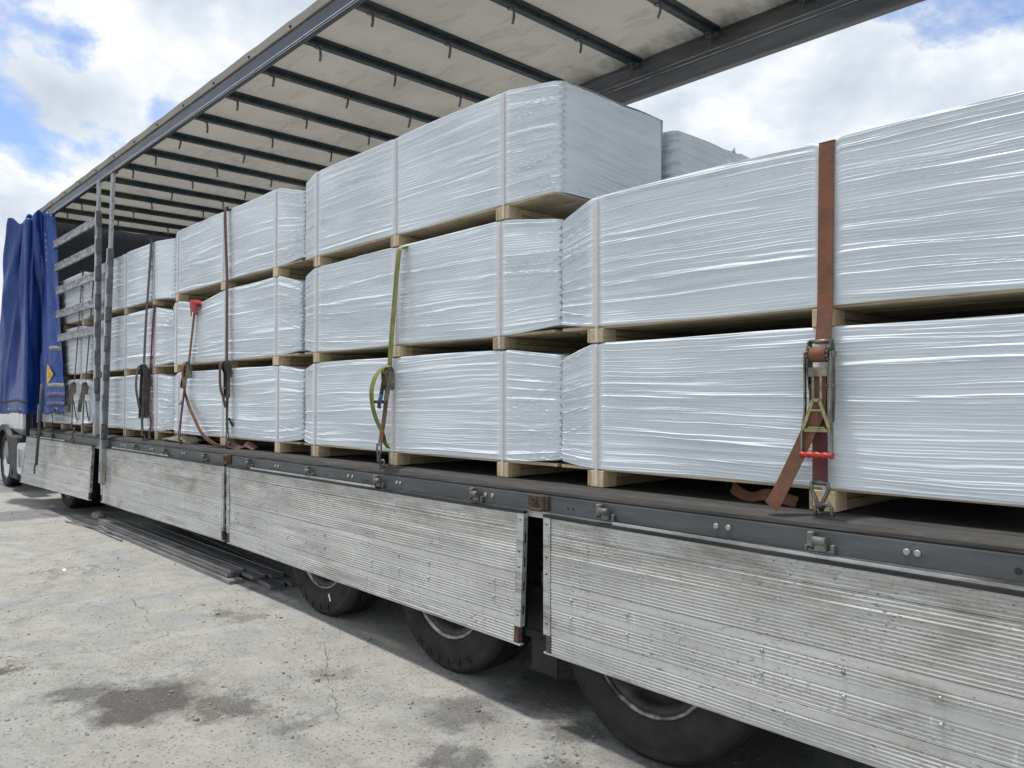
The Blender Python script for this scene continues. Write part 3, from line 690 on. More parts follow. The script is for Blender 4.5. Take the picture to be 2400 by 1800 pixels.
# --- front wall, pillars
fw = build('front_wall', MB().box(XF, XF + .05, .02, 2.48, 1.21, 4.74), 'wall', T)
for y in np.linspace(.3, 2.2, 5): build('wall_rib', MB().box(XF + .05, XF + .056, y - .03, y + .03, 1.3, 4.5), 'wall', fw)
for x, y in ((XF - .02, .02), (XF - .02, 2.38), (XR - .1, .03), (XR - .1, 2.37)): build('corner_pillar', MB().box(x, x + .1, y, y + .1, 1.21, 4.57, .01), 'chassis', T)
# --- sliding posts and laths
def side_post(xt, yt, zt, xb, yb, zb, zs):
    """zs: height where the wide lower half starts"""
    def P(x, y, z):
        k = (z - zb) / (zt - zb); return (x + xb + (xt - xb) * k, y + yb + (yt - yb) * k, z)
    fn = P
    m = MB().prism([(-.052, -.012), (.012, -.012), (.018, .0), (.018, .05), (-.052, .05)], zb, zs, 'z', fn=fn)
    o = build('side_post', m, 'post', T)
    build('post_channel', MB().prism([(.020, -.006), (.052, -.006), (.060, .046), (.020, .046)], zb + .45, zs - .06, 'z', fn=fn), 'post_dark', o)
    build('upper_rail', MB().prism([(-.030, 0), (-.006, 0), (-.006, .03), (-.030, .03)], zs, zt, 'z', fn=fn), 'post', o)
    build('upper_rail', MB().prism([(.010, 0), (.046, 0), (.046, .035), (.010, .035)], zs - .05, zt, 'z', fn=fn), 'post', o)
    z = zb + .55
    while z < zs - .05:
        build('lath_holder', MB().prism([(.024, -.022), (.058, -.028), (.072, -.012), (.072, .03), (.024, .03)], z + .0, z + .20, 'z', fn=fn), 'zinc_dk' if int(z * 10) % 3 else 'post_dark', o)
        build('holder_clip', MB().prism([(.060, -.033), (.080, -.033), (.080, .01), (.060, .01)], z + .03, z + .18, 'z', fn=fn), 'post_dark', o)
        z += .37
    m = MB()
    for q in range(int((zs - zb) / .05)):
        c = P(.036, -.0075, zb + .54 + q * .05)
        if c[2] < zs - .12: m.box(c[0] - .006, c[0] + .006, c[1], c[1] + .001, c[2] - .009, c[2] + .009)
    for q in range(int((zt - zs) / .06)):
        c = P(.028, -.0015, zs + .05 + q * .06); m.box(c[0] - .005, c[0] + .005, c[1], c[1] + .001, c[2] - .008, c[2] + .008)
    for z in (zb + .2, zs - .25): c = P(-.02, -.0135, z); m.box(c[0] - .008, c[0] + .008, c[1], c[1] + .001, z - .06, z + .06)
    build('post_hole', m, 'black', o)
    return o
side_post(-11.30, -.01, 4.585, -11.29, -.01, 1.205, 4.17)
pb = side_post(-10.68, -.01, 4.575, -10.74, -.085, .615, 3.60)
build('release_lever', MB().ribbon([(-10.63, -.09, .86), (-10.60, -.10, .74), (-10.54, -.10, .62)], .05, (1, 0, .3), .03), 'web_khaki', pb)
build('top_bracket', MB().box(-10.76, -10.60, -.02, .05, 4.555, 4.574, .003), 'post_dark', pb)
for z in (4.07, 3.70, 3.33, 2.965, 2.60): 
    build('side_lath', MB().prism([(-.012, z - .055), (-.014, z - .05), (-.010, z - .018), (-.010, z + .018), (-.014, z + .05), (-.012, z + .055), (.014, z + .055), (.014, z - .055)], -14.9, -11.345, 'x', segs=8), 'lath', T)
# --- bunched blue curtain
def catmull(P, n):
    P = np.array(P, float); t = np.linspace(0, len(P) - 1, n); out = []
    for u in t:
        i = min(int(u), len(P) - 2); f = u - i; p0, p1, p2, p3 = P[max(i - 1, 0)], P[i], P[i + 1], P[min(i + 2, len(P) - 1)]
        out.append(.5 * (2 * p1 + (p2 - p0) * f + (2 * p0 - 5 * p1 + 4 * p2 - p3) * f ** 2 + (3 * p1 - p0 - 3 * p2 + p3) * f ** 3))
    return np.array(out)
CB = [(-12.92, .0), (-13.12, -.06), (-13.30, -.13), (-13.60, -.13), (-13.78, -.06), (-13.95, -.02), (-13.92, -.16), (-13.83, -.31), (-14.05, -.36), (-14.35, -.40), (-14.65, -.42), (-14.95, -.50), (-15.3, -.46), (-15.6, -.30), (-15.4, -.08), (-15.15, .0)]
CT = [(-13.72, .015), (-13.80, -.05), (-13.92, -.13), (-14.02, -.09), (-14.06, -.02), (-13.98, -.10), (-13.98, -.24), (-14.08, -.31), (-14.24, -.24), (-14.26, -.12), (-14.22, -.30), (-14.34, -.43), (-14.55, -.45), (-14.72, -.30), (-14.85, -.12), (-15.0, .0)]
ns, nv = 200, 90; PB = catmull(CB, ns); PT = catmull(CT, ns); cg = np.random.default_rng(5)
sv = np.linspace(0, 1, ns)[:, None]; vv = np.linspace(0, 1, nv)[None, :]
mixw = vv ** 1.15
CXs = PB[:, 0:1] * (1 - mixw) + PT[:, 0:1] * mixw; CYs = PB[:, 1:2] * (1 - mixw) + PT[:, 1:2] * mixw
fold = np.zeros((ns, nv))
for k in range(46):   # diagonal tension creases
    s0, v0 = cg.uniform(0, 1), cg.uniform(0, 1); sl_ = cg.normal(0, .10); w = cg.uniform(.006, .022); ln = cg.uniform(.12, .5)
    fold += cg.uniform(-.055, .055) * np.exp(-((sv - s0 - sl_ * (vv - v0)) / w) ** 2) * np.exp(-((vv - v0) / ln) ** 2)
for k in range(9):   # big soft pleats with a sharp ridge, running down at a slant
    s0 = cg.uniform(.02, .98); sl_ = cg.normal(0, .16); w = cg.uniform(.02, .05); v0 = cg.uniform(.3, 1)
    dd = np.abs(sv - s0 - sl_ * (vv - v0)) / w
    fold += cg.uniform(-.09, .10) * np.exp(-dd) * np.exp(-((vv - v0) / .55) ** 2)
fold *= np.clip(vv * 5, 0, 1)
tx = np.gradient(CXs, axis=0); ty = np.gradient(CYs, axis=0); tl = np.sqrt(tx ** 2 + ty ** 2) + 1e-6
nxn, nyn = ty / tl, -tx / tl
CXs = CXs + nxn * fold * .8; CYs = CYs + nyn * fold * .8
zt_ = 4.63 + .34 * PT[:, 1:2] - .05 * np.sin(sv * 31) - .03 * np.sin(sv * 67)
zb_ = 1.455 + .012 * np.sin(sv * 25)
CZs = zb_ * (1 - vv) + zt_ * vv
def sheet(i0, i1, j0, j1, off):
    ii = slice(i0, i1 + 1); jj = slice(j0, j1 + 1)
    v = np.stack([CXs[ii, jj] + nxn[ii, jj] * off - ORG['semi_trailer'][0], CYs[ii, jj] + nyn[ii, jj] * off - ORG['semi_trailer'][1], CZs[ii, jj]], -1)
    a, b = v.shape[:2]; id_ = np.arange(a * b).reshape(a, b)
    return v.reshape(-1, 3), np.stack([id_[:-1, :-1], id_[1:, :-1], id_[1:, 1:], id_[:-1, 1:]], -1).reshape(-1, 4)
v, q = sheet(0, ns - 1, 0, nv - 1, 0); cu = link('curtain', mesh_np('curtain', v, q, 'curtain')); cu.parent = T; ORG[cu.name] = ORG['semi_trailer']
cu.modifiers.new('thickness', 'SOLIDIFY').thickness = .004
sg = -1 if nyn[30, 20] > 0 else 1
def patch(name, i0, i1, j0, j1, mat, off=.005):
    v, q = sheet(i0, i1, j0, j1, off * sg); o = link(name, mesh_np(name, v, q, mat)); o.parent = cu
    o.modifiers.new('t', 'SOLIDIFY').thickness = .002; return o
patch('reflective_band', 0, 27, 11, 13, 'grey_tape'); patch('reflective_band', 0, 22, 27, 29, 'grey_tape'); patch('hem_web', 0, 28, 7, 9, 'purple_tape'); patch('hem_web', 0, 28, 3, 5, 'purple_tape')
for j in (79, 76, 73, 70, 67): patch('letter_mark', 22, 26, j, j + 1, 'grey_tape')
patch('hem_web', 92, 165, 5, 6, 'black'); 
def eyelet(i, j, par):
    c = Vector((CXs[i, j] + nxn[i, j] * .006 * sg, CYs[i, j] + nyn[i, j] * .006 * sg, CZs[i, j])); n = Vector((nxn[i, j] * sg, nyn[i, j] * sg, 0)); a = Vector((0, 0, 1)); b = n.cross(a)
    ring = [c + (a * math.cos(t) + b * math.sin(t)) * .042 for t in np.linspace(0, 2 * math.pi, 17)[:-1]]
    build('eyelet', MB().tube(ring, .009, 6, True, True), 'eyelet', par)
    build('eyelet_hole', MB().add([c + n * .001 + (a * math.cos(t) + b * math.sin(t)) * .038 for t in np.linspace(0, 2 * math.pi, 17)[:-1]], [tuple(range(16))]), 'black', par)
for i in (13, 104, 128): eyelet(i, 1, cu)
# yellow diamond sticker, half hidden by the pole
i, j = 25, 17
c = Vector((CXs[i, j] + nxn[i, j] * .022 * sg, CYs[i, j] + nyn[i, j] * .022 * sg, CZs[i, j])); d = Vector((CXs[i - 8, j] - CXs[i, j], CYs[i - 8, j] - CYs[i, j], 0)).normalized()
stk = build('sticker', MB().add([c + Vector((0, 0, .155)), c + d * .155, c - Vector((0, 0, .155)), c - d * .02], [(0, 1, 2, 3)]), 'yellow', cu)
up_ = Vector((0, 0, 1)); nn_ = Vector((nxn[i, j] * sg, nyn[i, j] * sg, 0)) * .002
for z, w0, w1 in ((.07, .02, .045), (.02, .02, .10), (-.01, .02, .11), (-.04, .02, .09)): build('sticker_line', MB().ribbon([c + nn_ + d * w0 + up_ * z, c + nn_ + d * w1 + up_ * z], .008, (0, 0, 1), .001), 'zinc_dk', stk)
pole = build('curtain_pole', MB().tube([(-12.87, -.30, 1.90), (-12.93, -.30, 1.50), (-13.147, -.30, .709)], .020, 10), 'rail', T)
build('pole_hook', MB().tube([(-13.147, -.30, .72), (-13.20, -.30, .73), (-13.235, -.30, .69), (-13.26, -.30, .60), (-13.25, -.30, .57)], .011, 8), 'zinc_dk', pole)
build('pole_strap', MB().ribbon([(-12.985, -.315, 1.60), (-13.02, -.318, 1.34)], .075, (1, 0, 0), .006), 'curtain', pole)
build('pole_loop', MB().tube([(-12.93, -.28, 1.78), (-13.06, -.25, 1.72), (-13.05, -.22, 1.63), (-12.95, -.25, 1.60)], .009, 6), 'black', pole)
for x0 in (-14.45, -13.4): build('tension_rope', MB().tube([(x0, -.05, 1.46), (x0 + .05, -.04, 1.25), (x0 + .1, -.06, 1.05)], .006, 5), 'black', T)

# ================================================================== tractor unit in front
K = thing('tractor_unit', 'white lorry cab and front wheel peeping out behind the blue curtain', 'truck', (-17.2, 1.25, 0))
def rbox(x0, x1, y0, y1, z0, z1, c): return MB().box(x0, x1, y0, y1, z0, z1, c)
build('cab', rbox(-19.3, -16.45, .12, 2.4, 1.02, 3.0, .12), 'white', K)
build('cab_rear', MB().box(-16.43, -16.19, .16, 2.38, .9, 3.0), 'black', K)
build('cab_edge', MB().box(-16.44, -16.18, .10, .155, 1.14, 2.8, .01), 'white', K)
arc = [(-17.65 + .72 * math.cos(a), .50 + .70 * math.sin(a)) for a in np.linspace(R(0), R(180), 17)]; inn = [(-17.65 + .60 * math.cos(a), .50 + .60 * math.sin(a)) for a in np.linspace(R(180), R(0), 17)]
build('wheel_arch', MB().prism(arc + inn, .05, .55, 'y'), 'black', K)
build('side_skirt', rbox(-16.95, -16.25, .04, .5, .22, 1.02, .04), 'black', K)
build('side_reflector', MB().box(-16.72, -16.66, .028, .038, .28, .40), 'rust', K)
tk = build('tank_cover', MB().prism([(-16.17, .42), (-16.10, .36), (-15.5, .36), (-15.4, .44), (-15.4, .84), (-15.5, .92), (-16.10, .90), (-16.17, .84)], .02, .30, 'y'), 'white', K)
build('tank_recess', MB().box(-16.08, -15.5, .012, .018, .48, .80, .002), 'post', tk)
build('chassis_frame', MB().box(-18.5, -12.6, .8, .9, .75, .95).box(-18.5, -12.6, 1.6, 1.7, .75, .95), 'chassis', K)
wheel(-17.65, .10, 1, r=.52, zc=.52, w=.30, par=K, rimmat='chrome')
wheel(-13.45, .17, 1, r=.52, zc=.52, w=.60, par=K); wheel(-13.45, 2.33, -1, r=.52, zc=.52, w=.60, par=K); wheel(-17.65, 2.4, -1, r=.52, zc=.52, w=.30, par=K)
build('mud_flap', MB().box(-14.30, -14.27, .2, .75, .30, .9), 'black', K)

# ================================================================== wrapped bundles
def wrinkles(X, Z, H, L, rg, pitch, amp, tilt, extra=1.0):
    """taut film: ordered fine pleats that follow one slow flow, with breaks, plus a few wider folds and slanting end gathers"""
    h = np.zeros((len(X), len(Z)), np.float32); dz_ = Z[1] - Z[0]; f1, f2, f3 = rg.uniform(0, 6, 3)
    def flow(x, z): return tilt * (x - L / 2) + .012 * np.sin(x * 1.3 + f1) + .006 * np.sin(x * 2.9 + f2 + z * 5) + .0025 * np.sin(x * 7 + f3 + z * 23)
    def line(z0, x0, half, w, a, sl=0.0, steep=False):
        i0, i1 = np.searchsorted(X, x0 - half * 1.35), np.searchsorted(X, x0 + half * 1.35)
        if i1 - i0 < 2: return
        x = X[i0:i1].astype(np.float32); zc = z0 + (0 if steep else flow(x, z0)) + sl * (x - x0) + .0012 * np.sin(x * rg.uniform(9, 25) + rg.uniform(0, 6))
        j0 = max(0, int((zc.min() - 4 * w) / dz_)); j1 = min(len(Z), int((zc.max() + 5 * w) / dz_) + 2)
        if j1 <= j0: return
        d = (Z[None, j0:j1] - zc[:, None]) / w
        h[i0:i1, j0:j1] += a * np.exp(-(np.abs(x - x0) / half) ** 5)[:, None] * (np.exp(-d * d) - .55 * np.exp(-((d - 1.6) / 1.1) ** 2))
    z = -.06
    while z < H + .06:
        z += pitch * rg.uniform(.6, 1.45); x = -.2
        while x < L + .2:
            half = rg.uniform(.12, .8); x0 = x + half
            line(z + rg.uniform(-.25, .25) * pitch, x0, half, pitch * rg.uniform(.20, .33), amp * rg.uniform(.25, 1.15), rg.normal(0, .004))
            x += 2 * half * rg.uniform(.75, 1.25)
    for k in range(int(30 * extra)):
        line(rg.uniform(-.02, H + .02), rg.uniform(0, L), rg.uniform(.25, 1.0), pitch * rg.uniform(.6, 1.2), amp * rg.uniform(.5, 1.35), rg.normal(0, .012))
    for k in range(int(40 * extra)):
        left = rg.random() < .5; x0 = rg.uniform(0, .22) if left else L - rg.uniform(0, .32)
        line(rg.uniform(0, H), x0, rg.uniform(.08, .26), pitch * rg.uniform(.25, .5), amp * rg.uniform(.5, 1.4), rg.normal(0, .28), True)
    return h
def grid_quads(a, b, o=0):
    id_ = np.arange(a * b).reshape(a, b) + o
    return np.stack([id_[:-1, :-1], id_[1:, :-1], id_[1:, 1:], id_[:-1, 1:]], -1).reshape(-1, 4)
def wrap_mesh(seed, L, H, D, sx, dx, dz, ends=(.10, .03), tilt=.0, dip=None, slick=False, pinch=()):
    """local frame: x 0..L, y 0 (front)..D, z 0..H"""
    rg = np.random.default_rng(seed)
    X = np.linspace(0, L, int(L / dx) + 1); Z = np.linspace(0, H, int(H / dz) + 1)
    pt = max(.0108, dz * 3.4); h = wrinkles(X, Z, H, L, rg, pt, pt * .47, tilt)
    smooth = np.zeros_like(h)
    for k in range(7):   # tight, smooth areas
        smooth += np.exp(-((X[:, None] - rg.uniform(0, L)) / rg.uniform(.15, .5)) ** 2 - ((Z[None, :] - rg.uniform(0, H)) / rg.uniform(.06, .2)) ** 2)
    h *= 1 - .7 * np.clip(smooth, 0, 1)
    if slick: h *= (1 - .85 * np.clip((X - sx[-1] - .03) / .1, 0, 1))[:, None]
    h += .004 * np.sin(X[:, None] * rg.uniform(2, 4) + rg.uniform(0, 6)) * np.sin(np.pi * Z[None, :] / H) + .003 * np.sin(Z[None, :] * 14 + X[:, None] * 3 + rg.uniform(0, 6))
    mstrap = np.ones(len(X))
    for s in sx: mstrap *= 1 - .93 * np.exp(-((X - s) / .055) ** 4)
    h *= mstrap[:, None]
    # film pulled in at the ends, gathered in scallops down the corner
    dl, dr = np.clip((sx[0] - .03 - X) / max(.05, sx[0] - .03), 0, 1), np.clip((X - sx[-1] - .03) / max(.05, L - sx[-1] - .03), 0, 1)
    e = dl * 1.0 + dr
    drop = ends[0] * e * rg.uniform(.85, 1.1); lift = ends[1] * e ** 1.3
    notch = sum(.008 * np.exp(-((X - s) / .028) ** 2) for s in sx) + sum(.016 * np.exp(-((X - s) / .045) ** 4) for s in pinch)
    bulge = .001 * np.sin(np.pi * np.clip((X - X[0]) / L * (len(sx) + 1) % 1, 0, 1)) * rg.uniform(.3, 1)
    zt = H - drop - notch + bulge * .6 + .002 * np.sin(X * 5 + rg.uniform(0, 6)); zb = lift + .003 * np.sin(X * 4 + rg.uniform(0, 6)) - .004
    if dip: zt = zt - dip[1] * np.clip(1 - np.abs(X - dip[0]) / dip[2], 0, 1)
    ZZ = zb[:, None] + (zt - zb)[:, None] * (Z / H)[None, :]
    XX = np.repeat(X[:, None], len(Z), 1).copy()
    r = .012
    edge_t = np.clip(1 - (zt[:, None] - ZZ) / r, 0, 1); edge_b = np.clip(1 - (ZZ - zb[:, None]) / r, 0, 1)
    YY = -h + r * (1 - np.sqrt(1 - np.clip(edge_t, 0, .999) ** 2)) + .6 * r * (1 - np.sqrt(1 - np.clip(edge_b, 0, .999) ** 2))
    cl, cr = np.exp(-(X / .025) ** 2)[:, None], np.exp(-((L - X) / .025) ** 2)[:, None]
    ph = np.cumsum(rg.uniform(.6, 1.6, len(Z))) * (dz / .0085)
    sc = np.abs(np.sin(ph * .5))[None, :] * rg.uniform(.4, 1, len(Z))[None, :]
    XX += cr * (.036 * sc - .018) - cl * (.036 * sc - .018)
    YY += (cl + cr) * (.010 + .022 * sc)
    YY += (.012 * e ** 2)[:, None]
    V = [np.stack([XX, YY, ZZ], -1).reshape(-1, 3)]; Qs = [grid_quads(len(X), len(Z))]; off = V[0].shape[0]
    # top
    Yt = np.linspace(0, 1, 16) ** 1.5; top = np.zeros((len(X), 16, 3)); fy = YY[:, -1]
    top[:, :, 0] = XX[:, -1:]; top[:, :, 1] = fy[:, None] + (D - fy)[:, None] * Yt[None, :]
    top[:, :, 2] = zt[:, None] + .006 * np.sin(X[:, None] * 11 + Yt[None, :] * 9) * np.sin(np.pi * Yt)[None, :] + .004 * np.sin(np.pi * Yt)[None, :] * np.sin(X[:, None] * 31)
    top[:, 0, 2] = ZZ[:, -1]
    V.append(top.reshape(-1, 3)); Qs.append(grid_quads(len(X), 16, off)); off += len(X) * 16
    # bottom and back
    bb = np.zeros((len(X), 2, 3)); bb[:, 0] = np.stack([XX[:, 0], YY[:, 0], ZZ[:, 0]], -1); bb[:, 1] = np.stack([XX[:, 0], np.full(len(X), D), ZZ[:, 0]], -1)
    V.append(bb.reshape(-1, 3)); Qs.append(grid_quads(len(X), 2, off)); off += len(X) * 2
    bk = np.zeros((len(X), 2, 3)); bk[:, 0] = bb[:, 1]; bk[:, 1] = top[:, -1]
    V.append(bk.reshape(-1, 3)); Qs.append(grid_quads(len(X), 2, off)); off += len(X) * 2
    # end faces
    for side in (0, -1):
        ny_ = 42; t = np.linspace(0, 1, ny_); U = t * D
        hw = wrinkles(U, Z, H, D, rg, pt, pt * .36, -.06 if side else .06, .4)
        cap = np.zeros((ny_, len(Z), 3)); fx = XX[side]; fyy = YY[side]
        fade = np.exp(-(t / .03) ** 2)[:, None]; sgn = 1 if side == -1 else -1
        cap[:, :, 0] = (L if side == -1 else 0) + (fx - (L if side == -1 else 0))[None, :] * fade + sgn * hw * (1 - fade) * np.sin(np.pi * np.clip(t * 1.02, 0, 1))[:, None] ** .3
        far = .010 * np.abs(np.sin(np.cumsum(rg.uniform(.5, 1.6, len(Z))) * .5))
        cap[:, :, 1] = fyy[None, :] + (D - far - fyy)[None, :] * t[:, None]
        ztp = zt[side] + .006 * np.sin(t * 9) * t; cap[:, :, 2] = zb[side] + (ztp[:, None] - zb[side]) * (Z / H)[None, :]
        V.append(cap.reshape(-1, 3)); Qs.append(grid_quads(ny_, len(Z), off)); off += ny_ * len(Z)
    return np.concatenate(V), np.concatenate(Qs), (YY, zt, X)
LAY = {1: (1.213, 1.313, 1.968), 2: (1.968, 2.056, 2.741), 3: (2.741, 2.832, 3.512)}
BL, BD = 2.90, .965
def bundle(x0, layer, sx, label, seed, yf=.10, dx=.018, dz=.0026, tilt=0., L=BL, grp='white film-wrapped bundles stacked on the trailer', ends=(.10, .03), dy=0.0, simple_=False, dip=None, slick=False, pinch=(), zdrop=0.0):
    zg, zb, zt = LAY[layer]; zt -= zdrop; rg = random.Random(seed); y0 = yf + dy
    t = thing('wrapped_bundle', label, 'wrapped pallet', (x0 + L / 2, y0 + BD / 2, zg), grp)
    loc = [s - x0 for s in sx]
    v, q, (YY, ztl, X) = wrap_mesh(seed, L, zt - zb, BD, loc, dx, dz, ends, tilt, dip, slick, pinch)
    v = v + np.array([x0, y0, zb]) - np.array(ORG[t.name])
    o = link('film_wrap', mesh_np('film_wrap', v, q, 'film')); o.parent = t
    for k, s in enumerate(sx):
        w = rg.uniform(.085, .10) / 2
        build('pallet_block', MB().box(s - w, s + w, y0 - .004 + rg.uniform(-.004, .004), y0 + .11, zg + .001, zb - .0135, .003), 'block' if rg.random() < .7 else 'bearer', t)
        if rg.random() < .6: build('side_slat', MB().box(s - w - .016, s - w - .001, y0 - .002, y0 + .10, zg + .003, zb - .015, .002), 'bearer', t)
        hgt = (zb - .014 - zg) / 2
        for u in range(2):
            build('bearer_plank', MB().box(s - w + .006 + rg.uniform(-.003, .003), s + w - .006 + rg.uniform(-.004, .004), y0 + .111, y0 + BD - .02, zg + .001 + u * hgt + .001, zg + (u + 1) * hgt - .0005, .002), 'bearer', t)
        if simple_: continue
        zc = zt + float(np.interp(s - x0, X, ztl)) - (zt - zb) - 0 if False else zb + float(np.interp(s - x0, X, ztl))
        we = rg.uniform(.042, .056) / 2
        build('edge_board', MB().prism([(-we, -.004), (we, -.004), (we, -.0025), (-we, -.0025)], zb + .004, zc - .016, 'z', fn=lambda a, b, c, s=s: (a + s, b + y0 - .002, c)), 'edge', t)
        bw = .009; o_ = rg.uniform(-.012, .012)
        build('strapping_band', MB().ribbon([(s + o_, y0 - .0085, zg + .006), (s + o_, y0 - .0085, zc - .012), (s + o_, y0 + .004, zc + .004), (s + o_, y0 + BD - .02, zc + .006)], bw * 2, (1, 0, 0), .0016, 1), 'band', t)
    n = 4; pw = (BD - .06) / n
    for k in range(n):
        build('deck_plank', MB().box(x0 + .015 + rg.uniform(0, .02), x0 + L - .015 - rg.uniform(0, .02), y0 + .012 + k * (pw + .015), y0 + .012 + k * (pw + .015) + pw - .004, zb - .013, zb + .004, .002), 'plank', t)
    return t
def spans(xe): return [xe - 2.68, xe - 1.57, xe - .44]
def near(x0): return [x0 + .28, x0 + 1.497, x0 + 2.6]
G_ = 'white film-wrapped bundles stacked on the trailer'
bundle(-2.95, 2, near(-2.95), 'upper white bundle of the two-high stack, wide orange strap running down over it', 11, pinch=(1.524,), dz=.0022, tilt=-.006)
bundle(-2.95, 1, near(-2.95), 'lower white bundle with the big red-handled ratchet hanging before it', 12, dz=.0022, tilt=.004, ends=(.08, .03))
bundle(-5.85, 3, [-5.61, -4.515, -3.395], 'topmost white bundle of the middle stack, wide end face open to the sky', 21, tilt=-.012, ends=(.072, .0))
bundle(-5.85, 2, [-5.61, -4.505, -3.425], 'white bundle in the middle stack between two others, top of green strap before it', 22, tilt=-.008, ends=(.07, .03))
bundle(-5.85, 1, [-5.63, -4.525, -3.400], 'bottom white bundle of the middle stack, olive strap loop hanging before it', 23, tilt=.004, ends=(.05, .03))
bundle(-8.77, 3, [-8.65, -7.44, -6.335], 'topmost white bundle with a thin plum strap over it, left of the middle stack', 31, pinch=(1.465,), dz=.0040, dx=.02, tilt=-.008)
bundle(-8.82, 2, [-8.68, -7.40, -6.315], 'white bundle with the red corner guard pressed into its top edge', 32, dip=(.80, .075, .62), dz=.0040, dx=.02)
bundle(-8.78, 1, [-8.60, -7.43, -6.285], 'deck-level white bundle behind the brown strap and its long curling tail', 33, dz=.0040, dx=.02, tilt=.004, ends=(.05, .03))
bundle(-11.72, 3, [-11.5, -10.42, -9.40], 'top white bundle behind the second post, smooth glossy film at its corner', 41, slick=True, ends=(.05, -.03), dz=.0056, dx=.026)
bundle(-11.70, 2, [-11.5, -10.40, -9.38], 'middle-height white bundle just behind the leaning second post', 42, dz=.0056, dx=.026)
bundle(-11.72, 1, [-11.5, -10.42, -9.28], 'deck-level white bundle behind the wide dark grey strap', 43, dz=.0056, dx=.026, ends=(.05, .03))
bundle(-14.80, 3, [-14.57, -13.45, -12.36], 'top white bundle nearest the curtain, seen between the metal side laths', 51, dz=.0085, dx=.03)
bundle(-14.80, 2, [-14.57, -13.45, -12.40], 'middle white bundle beside the blue curtain below the lowest laths', 52, dz=.0085, dx=.03)
bundle(-14.80, 1, [-14.57, -13.45, -12.33], 'deck-level white bundle beside the blue curtain behind two long-handled ratchets', 53, dz=.0085, dx=.03, ends=(.05, .03))
FG = 'white bundles in the row on the far side of the trailer'
FAR3 = bundle(-5.80, 3, spans(-2.90), 'far-row white bundle with its peaked corner against the sky behind the big end face', 61, yf=1.155, zdrop=.075, dz=.009, dx=.03, grp=FG, simple_=True, ends=(.03, .03))
bundle(-5.80, 2, spans(-2.90), 'far-row white bundle hidden under the one with the peaked corner', 62, yf=1.155, dz=.016, dx=.05, grp=FG, simple_=True)
bundle(-5.80, 1, spans(-2.90), 'far-row white bundle on the deck behind the middle stack', 63, yf=1.155, dz=.016, dx=.05, grp=FG, simple_=True)
bundle(-2.90, 1, near(-2.90), 'far-row white bundle on the deck behind the two-high stack', 64, yf=1.155, dz=.016, dx=.05, grp=FG, simple_=True)
bundle(-2.90, 2, near(-2.90), 'upper far-row white bundle behind the two-high stack', 65, yf=1.155, dz=.016, dx=.05, grp=FG, simple_=True)

build('film_tip', MB().add([(-2.93, 1.83, 3.39), (-2.93, 1.93, 3.39), (-2.915, 1.88, 3.46), (-2.96, 1.88, 3.39)], [(0, 1, 2), (1, 3, 2), (3, 0, 2), (0, 3, 1)]), 'film', FAR3)
# ================================================================== ratchet straps
SG = 'ratchet straps holding the load'
def wire_hook(par, x, z0, z1, y, w=.022, r=.006, mat='hookwire'):
    zm = z1 + (z0 - z1) * .42
    L = [(x - w, y, z0 + .008), (x - w * 1.25, y, z0 - .02), (x - w * .6, y, zm), (x - w * .25, y - .006, z1 + .012), (x - w * .15, y + .012, z1 - .004), (x - w * .2, y + .03, z1 + .012)]
    Q = [(2 * x - a, b, c) for a, b, c in L]
    m = MB().tube([(x - w, y, z0 + .006), (x + w, y, z0 + .006)], r, 8).tube(L, r, 8).tube(Q, r, 8)
    return build('hook', m, mat, par)
def ratchet_box(par, P, Q, w, handles, mat='zinc', web='web_grey', grip='zinc_dk'):
    """ratchet seen obliquely: plates square to the strap's width. P, Q: pivots (x,y,z)"""
    P, Q = Vector(P), Vector(Q); ax = (Q - P); ax.x = 0; Lr = ax.length; ax.normalize(); nn = Vector((0, ax.z, -ax.y))
    if nn.y > 0: nn = -nn
    x = (P.x + Q.x) / 2; o = None
    plate = [(-.034, -.012), (-.030, .020), (-.005, .036), (Lr * .5, .040), (Lr * .8, .030), (Lr + .02, .026), (Lr + .028, .004), (Lr + .018, -.016), (Lr * .6, -.026), (Lr * .2, -.028)]
    body = MB()
    for sx_ in (-1, 1):
        pr = [P + ax * a + nn * b for a, b in plate]
        xx = x + sx_ * (w / 2 + .007); body.prism([(p.y, p.z) for p in pr], xx - .003, xx + .003, 'x')
    o = build('ratchet', body, mat, par)
    cap = MB().cyl((x - w / 2 - .02, P.y, P.z), (x + w / 2 + .018, P.y, P.z), .021, 12); build('pivot', cap, 'zinc_dk', o)
    cap = MB().cyl((x - w / 2 - .018, Q.y, Q.z), (x + w / 2 + .018, Q.y, Q.z), .012, 10); build('pivot', cap, mat, o)
    build('spool', MB().cyl((x - w / 2, P.y - .004, P.z), (x + w / 2, P.y - .004, P.z), .030, 14), web, o)
    for h in handles:
        h = [Vector(p) for p in h]; hb = MB()
        for sx_ in (-1, 1):
            xx = sx_ * (w / 2 + .013)
            hb.ribbon([P + nn * .008 + Vector((xx, 0, 0))] + [p + Vector((xx, 0, 0)) for p in h], .030, (0, 1, 0), .006, 3)
        build('handle', hb, mat, o)
        e = h[-1]; build('grip', MB().cyl((e.x - w / 2 - .02, e.y, e.z), (e.x + w / 2 + .02, e.y, e.z), .012, 8), grip, o)
    return o
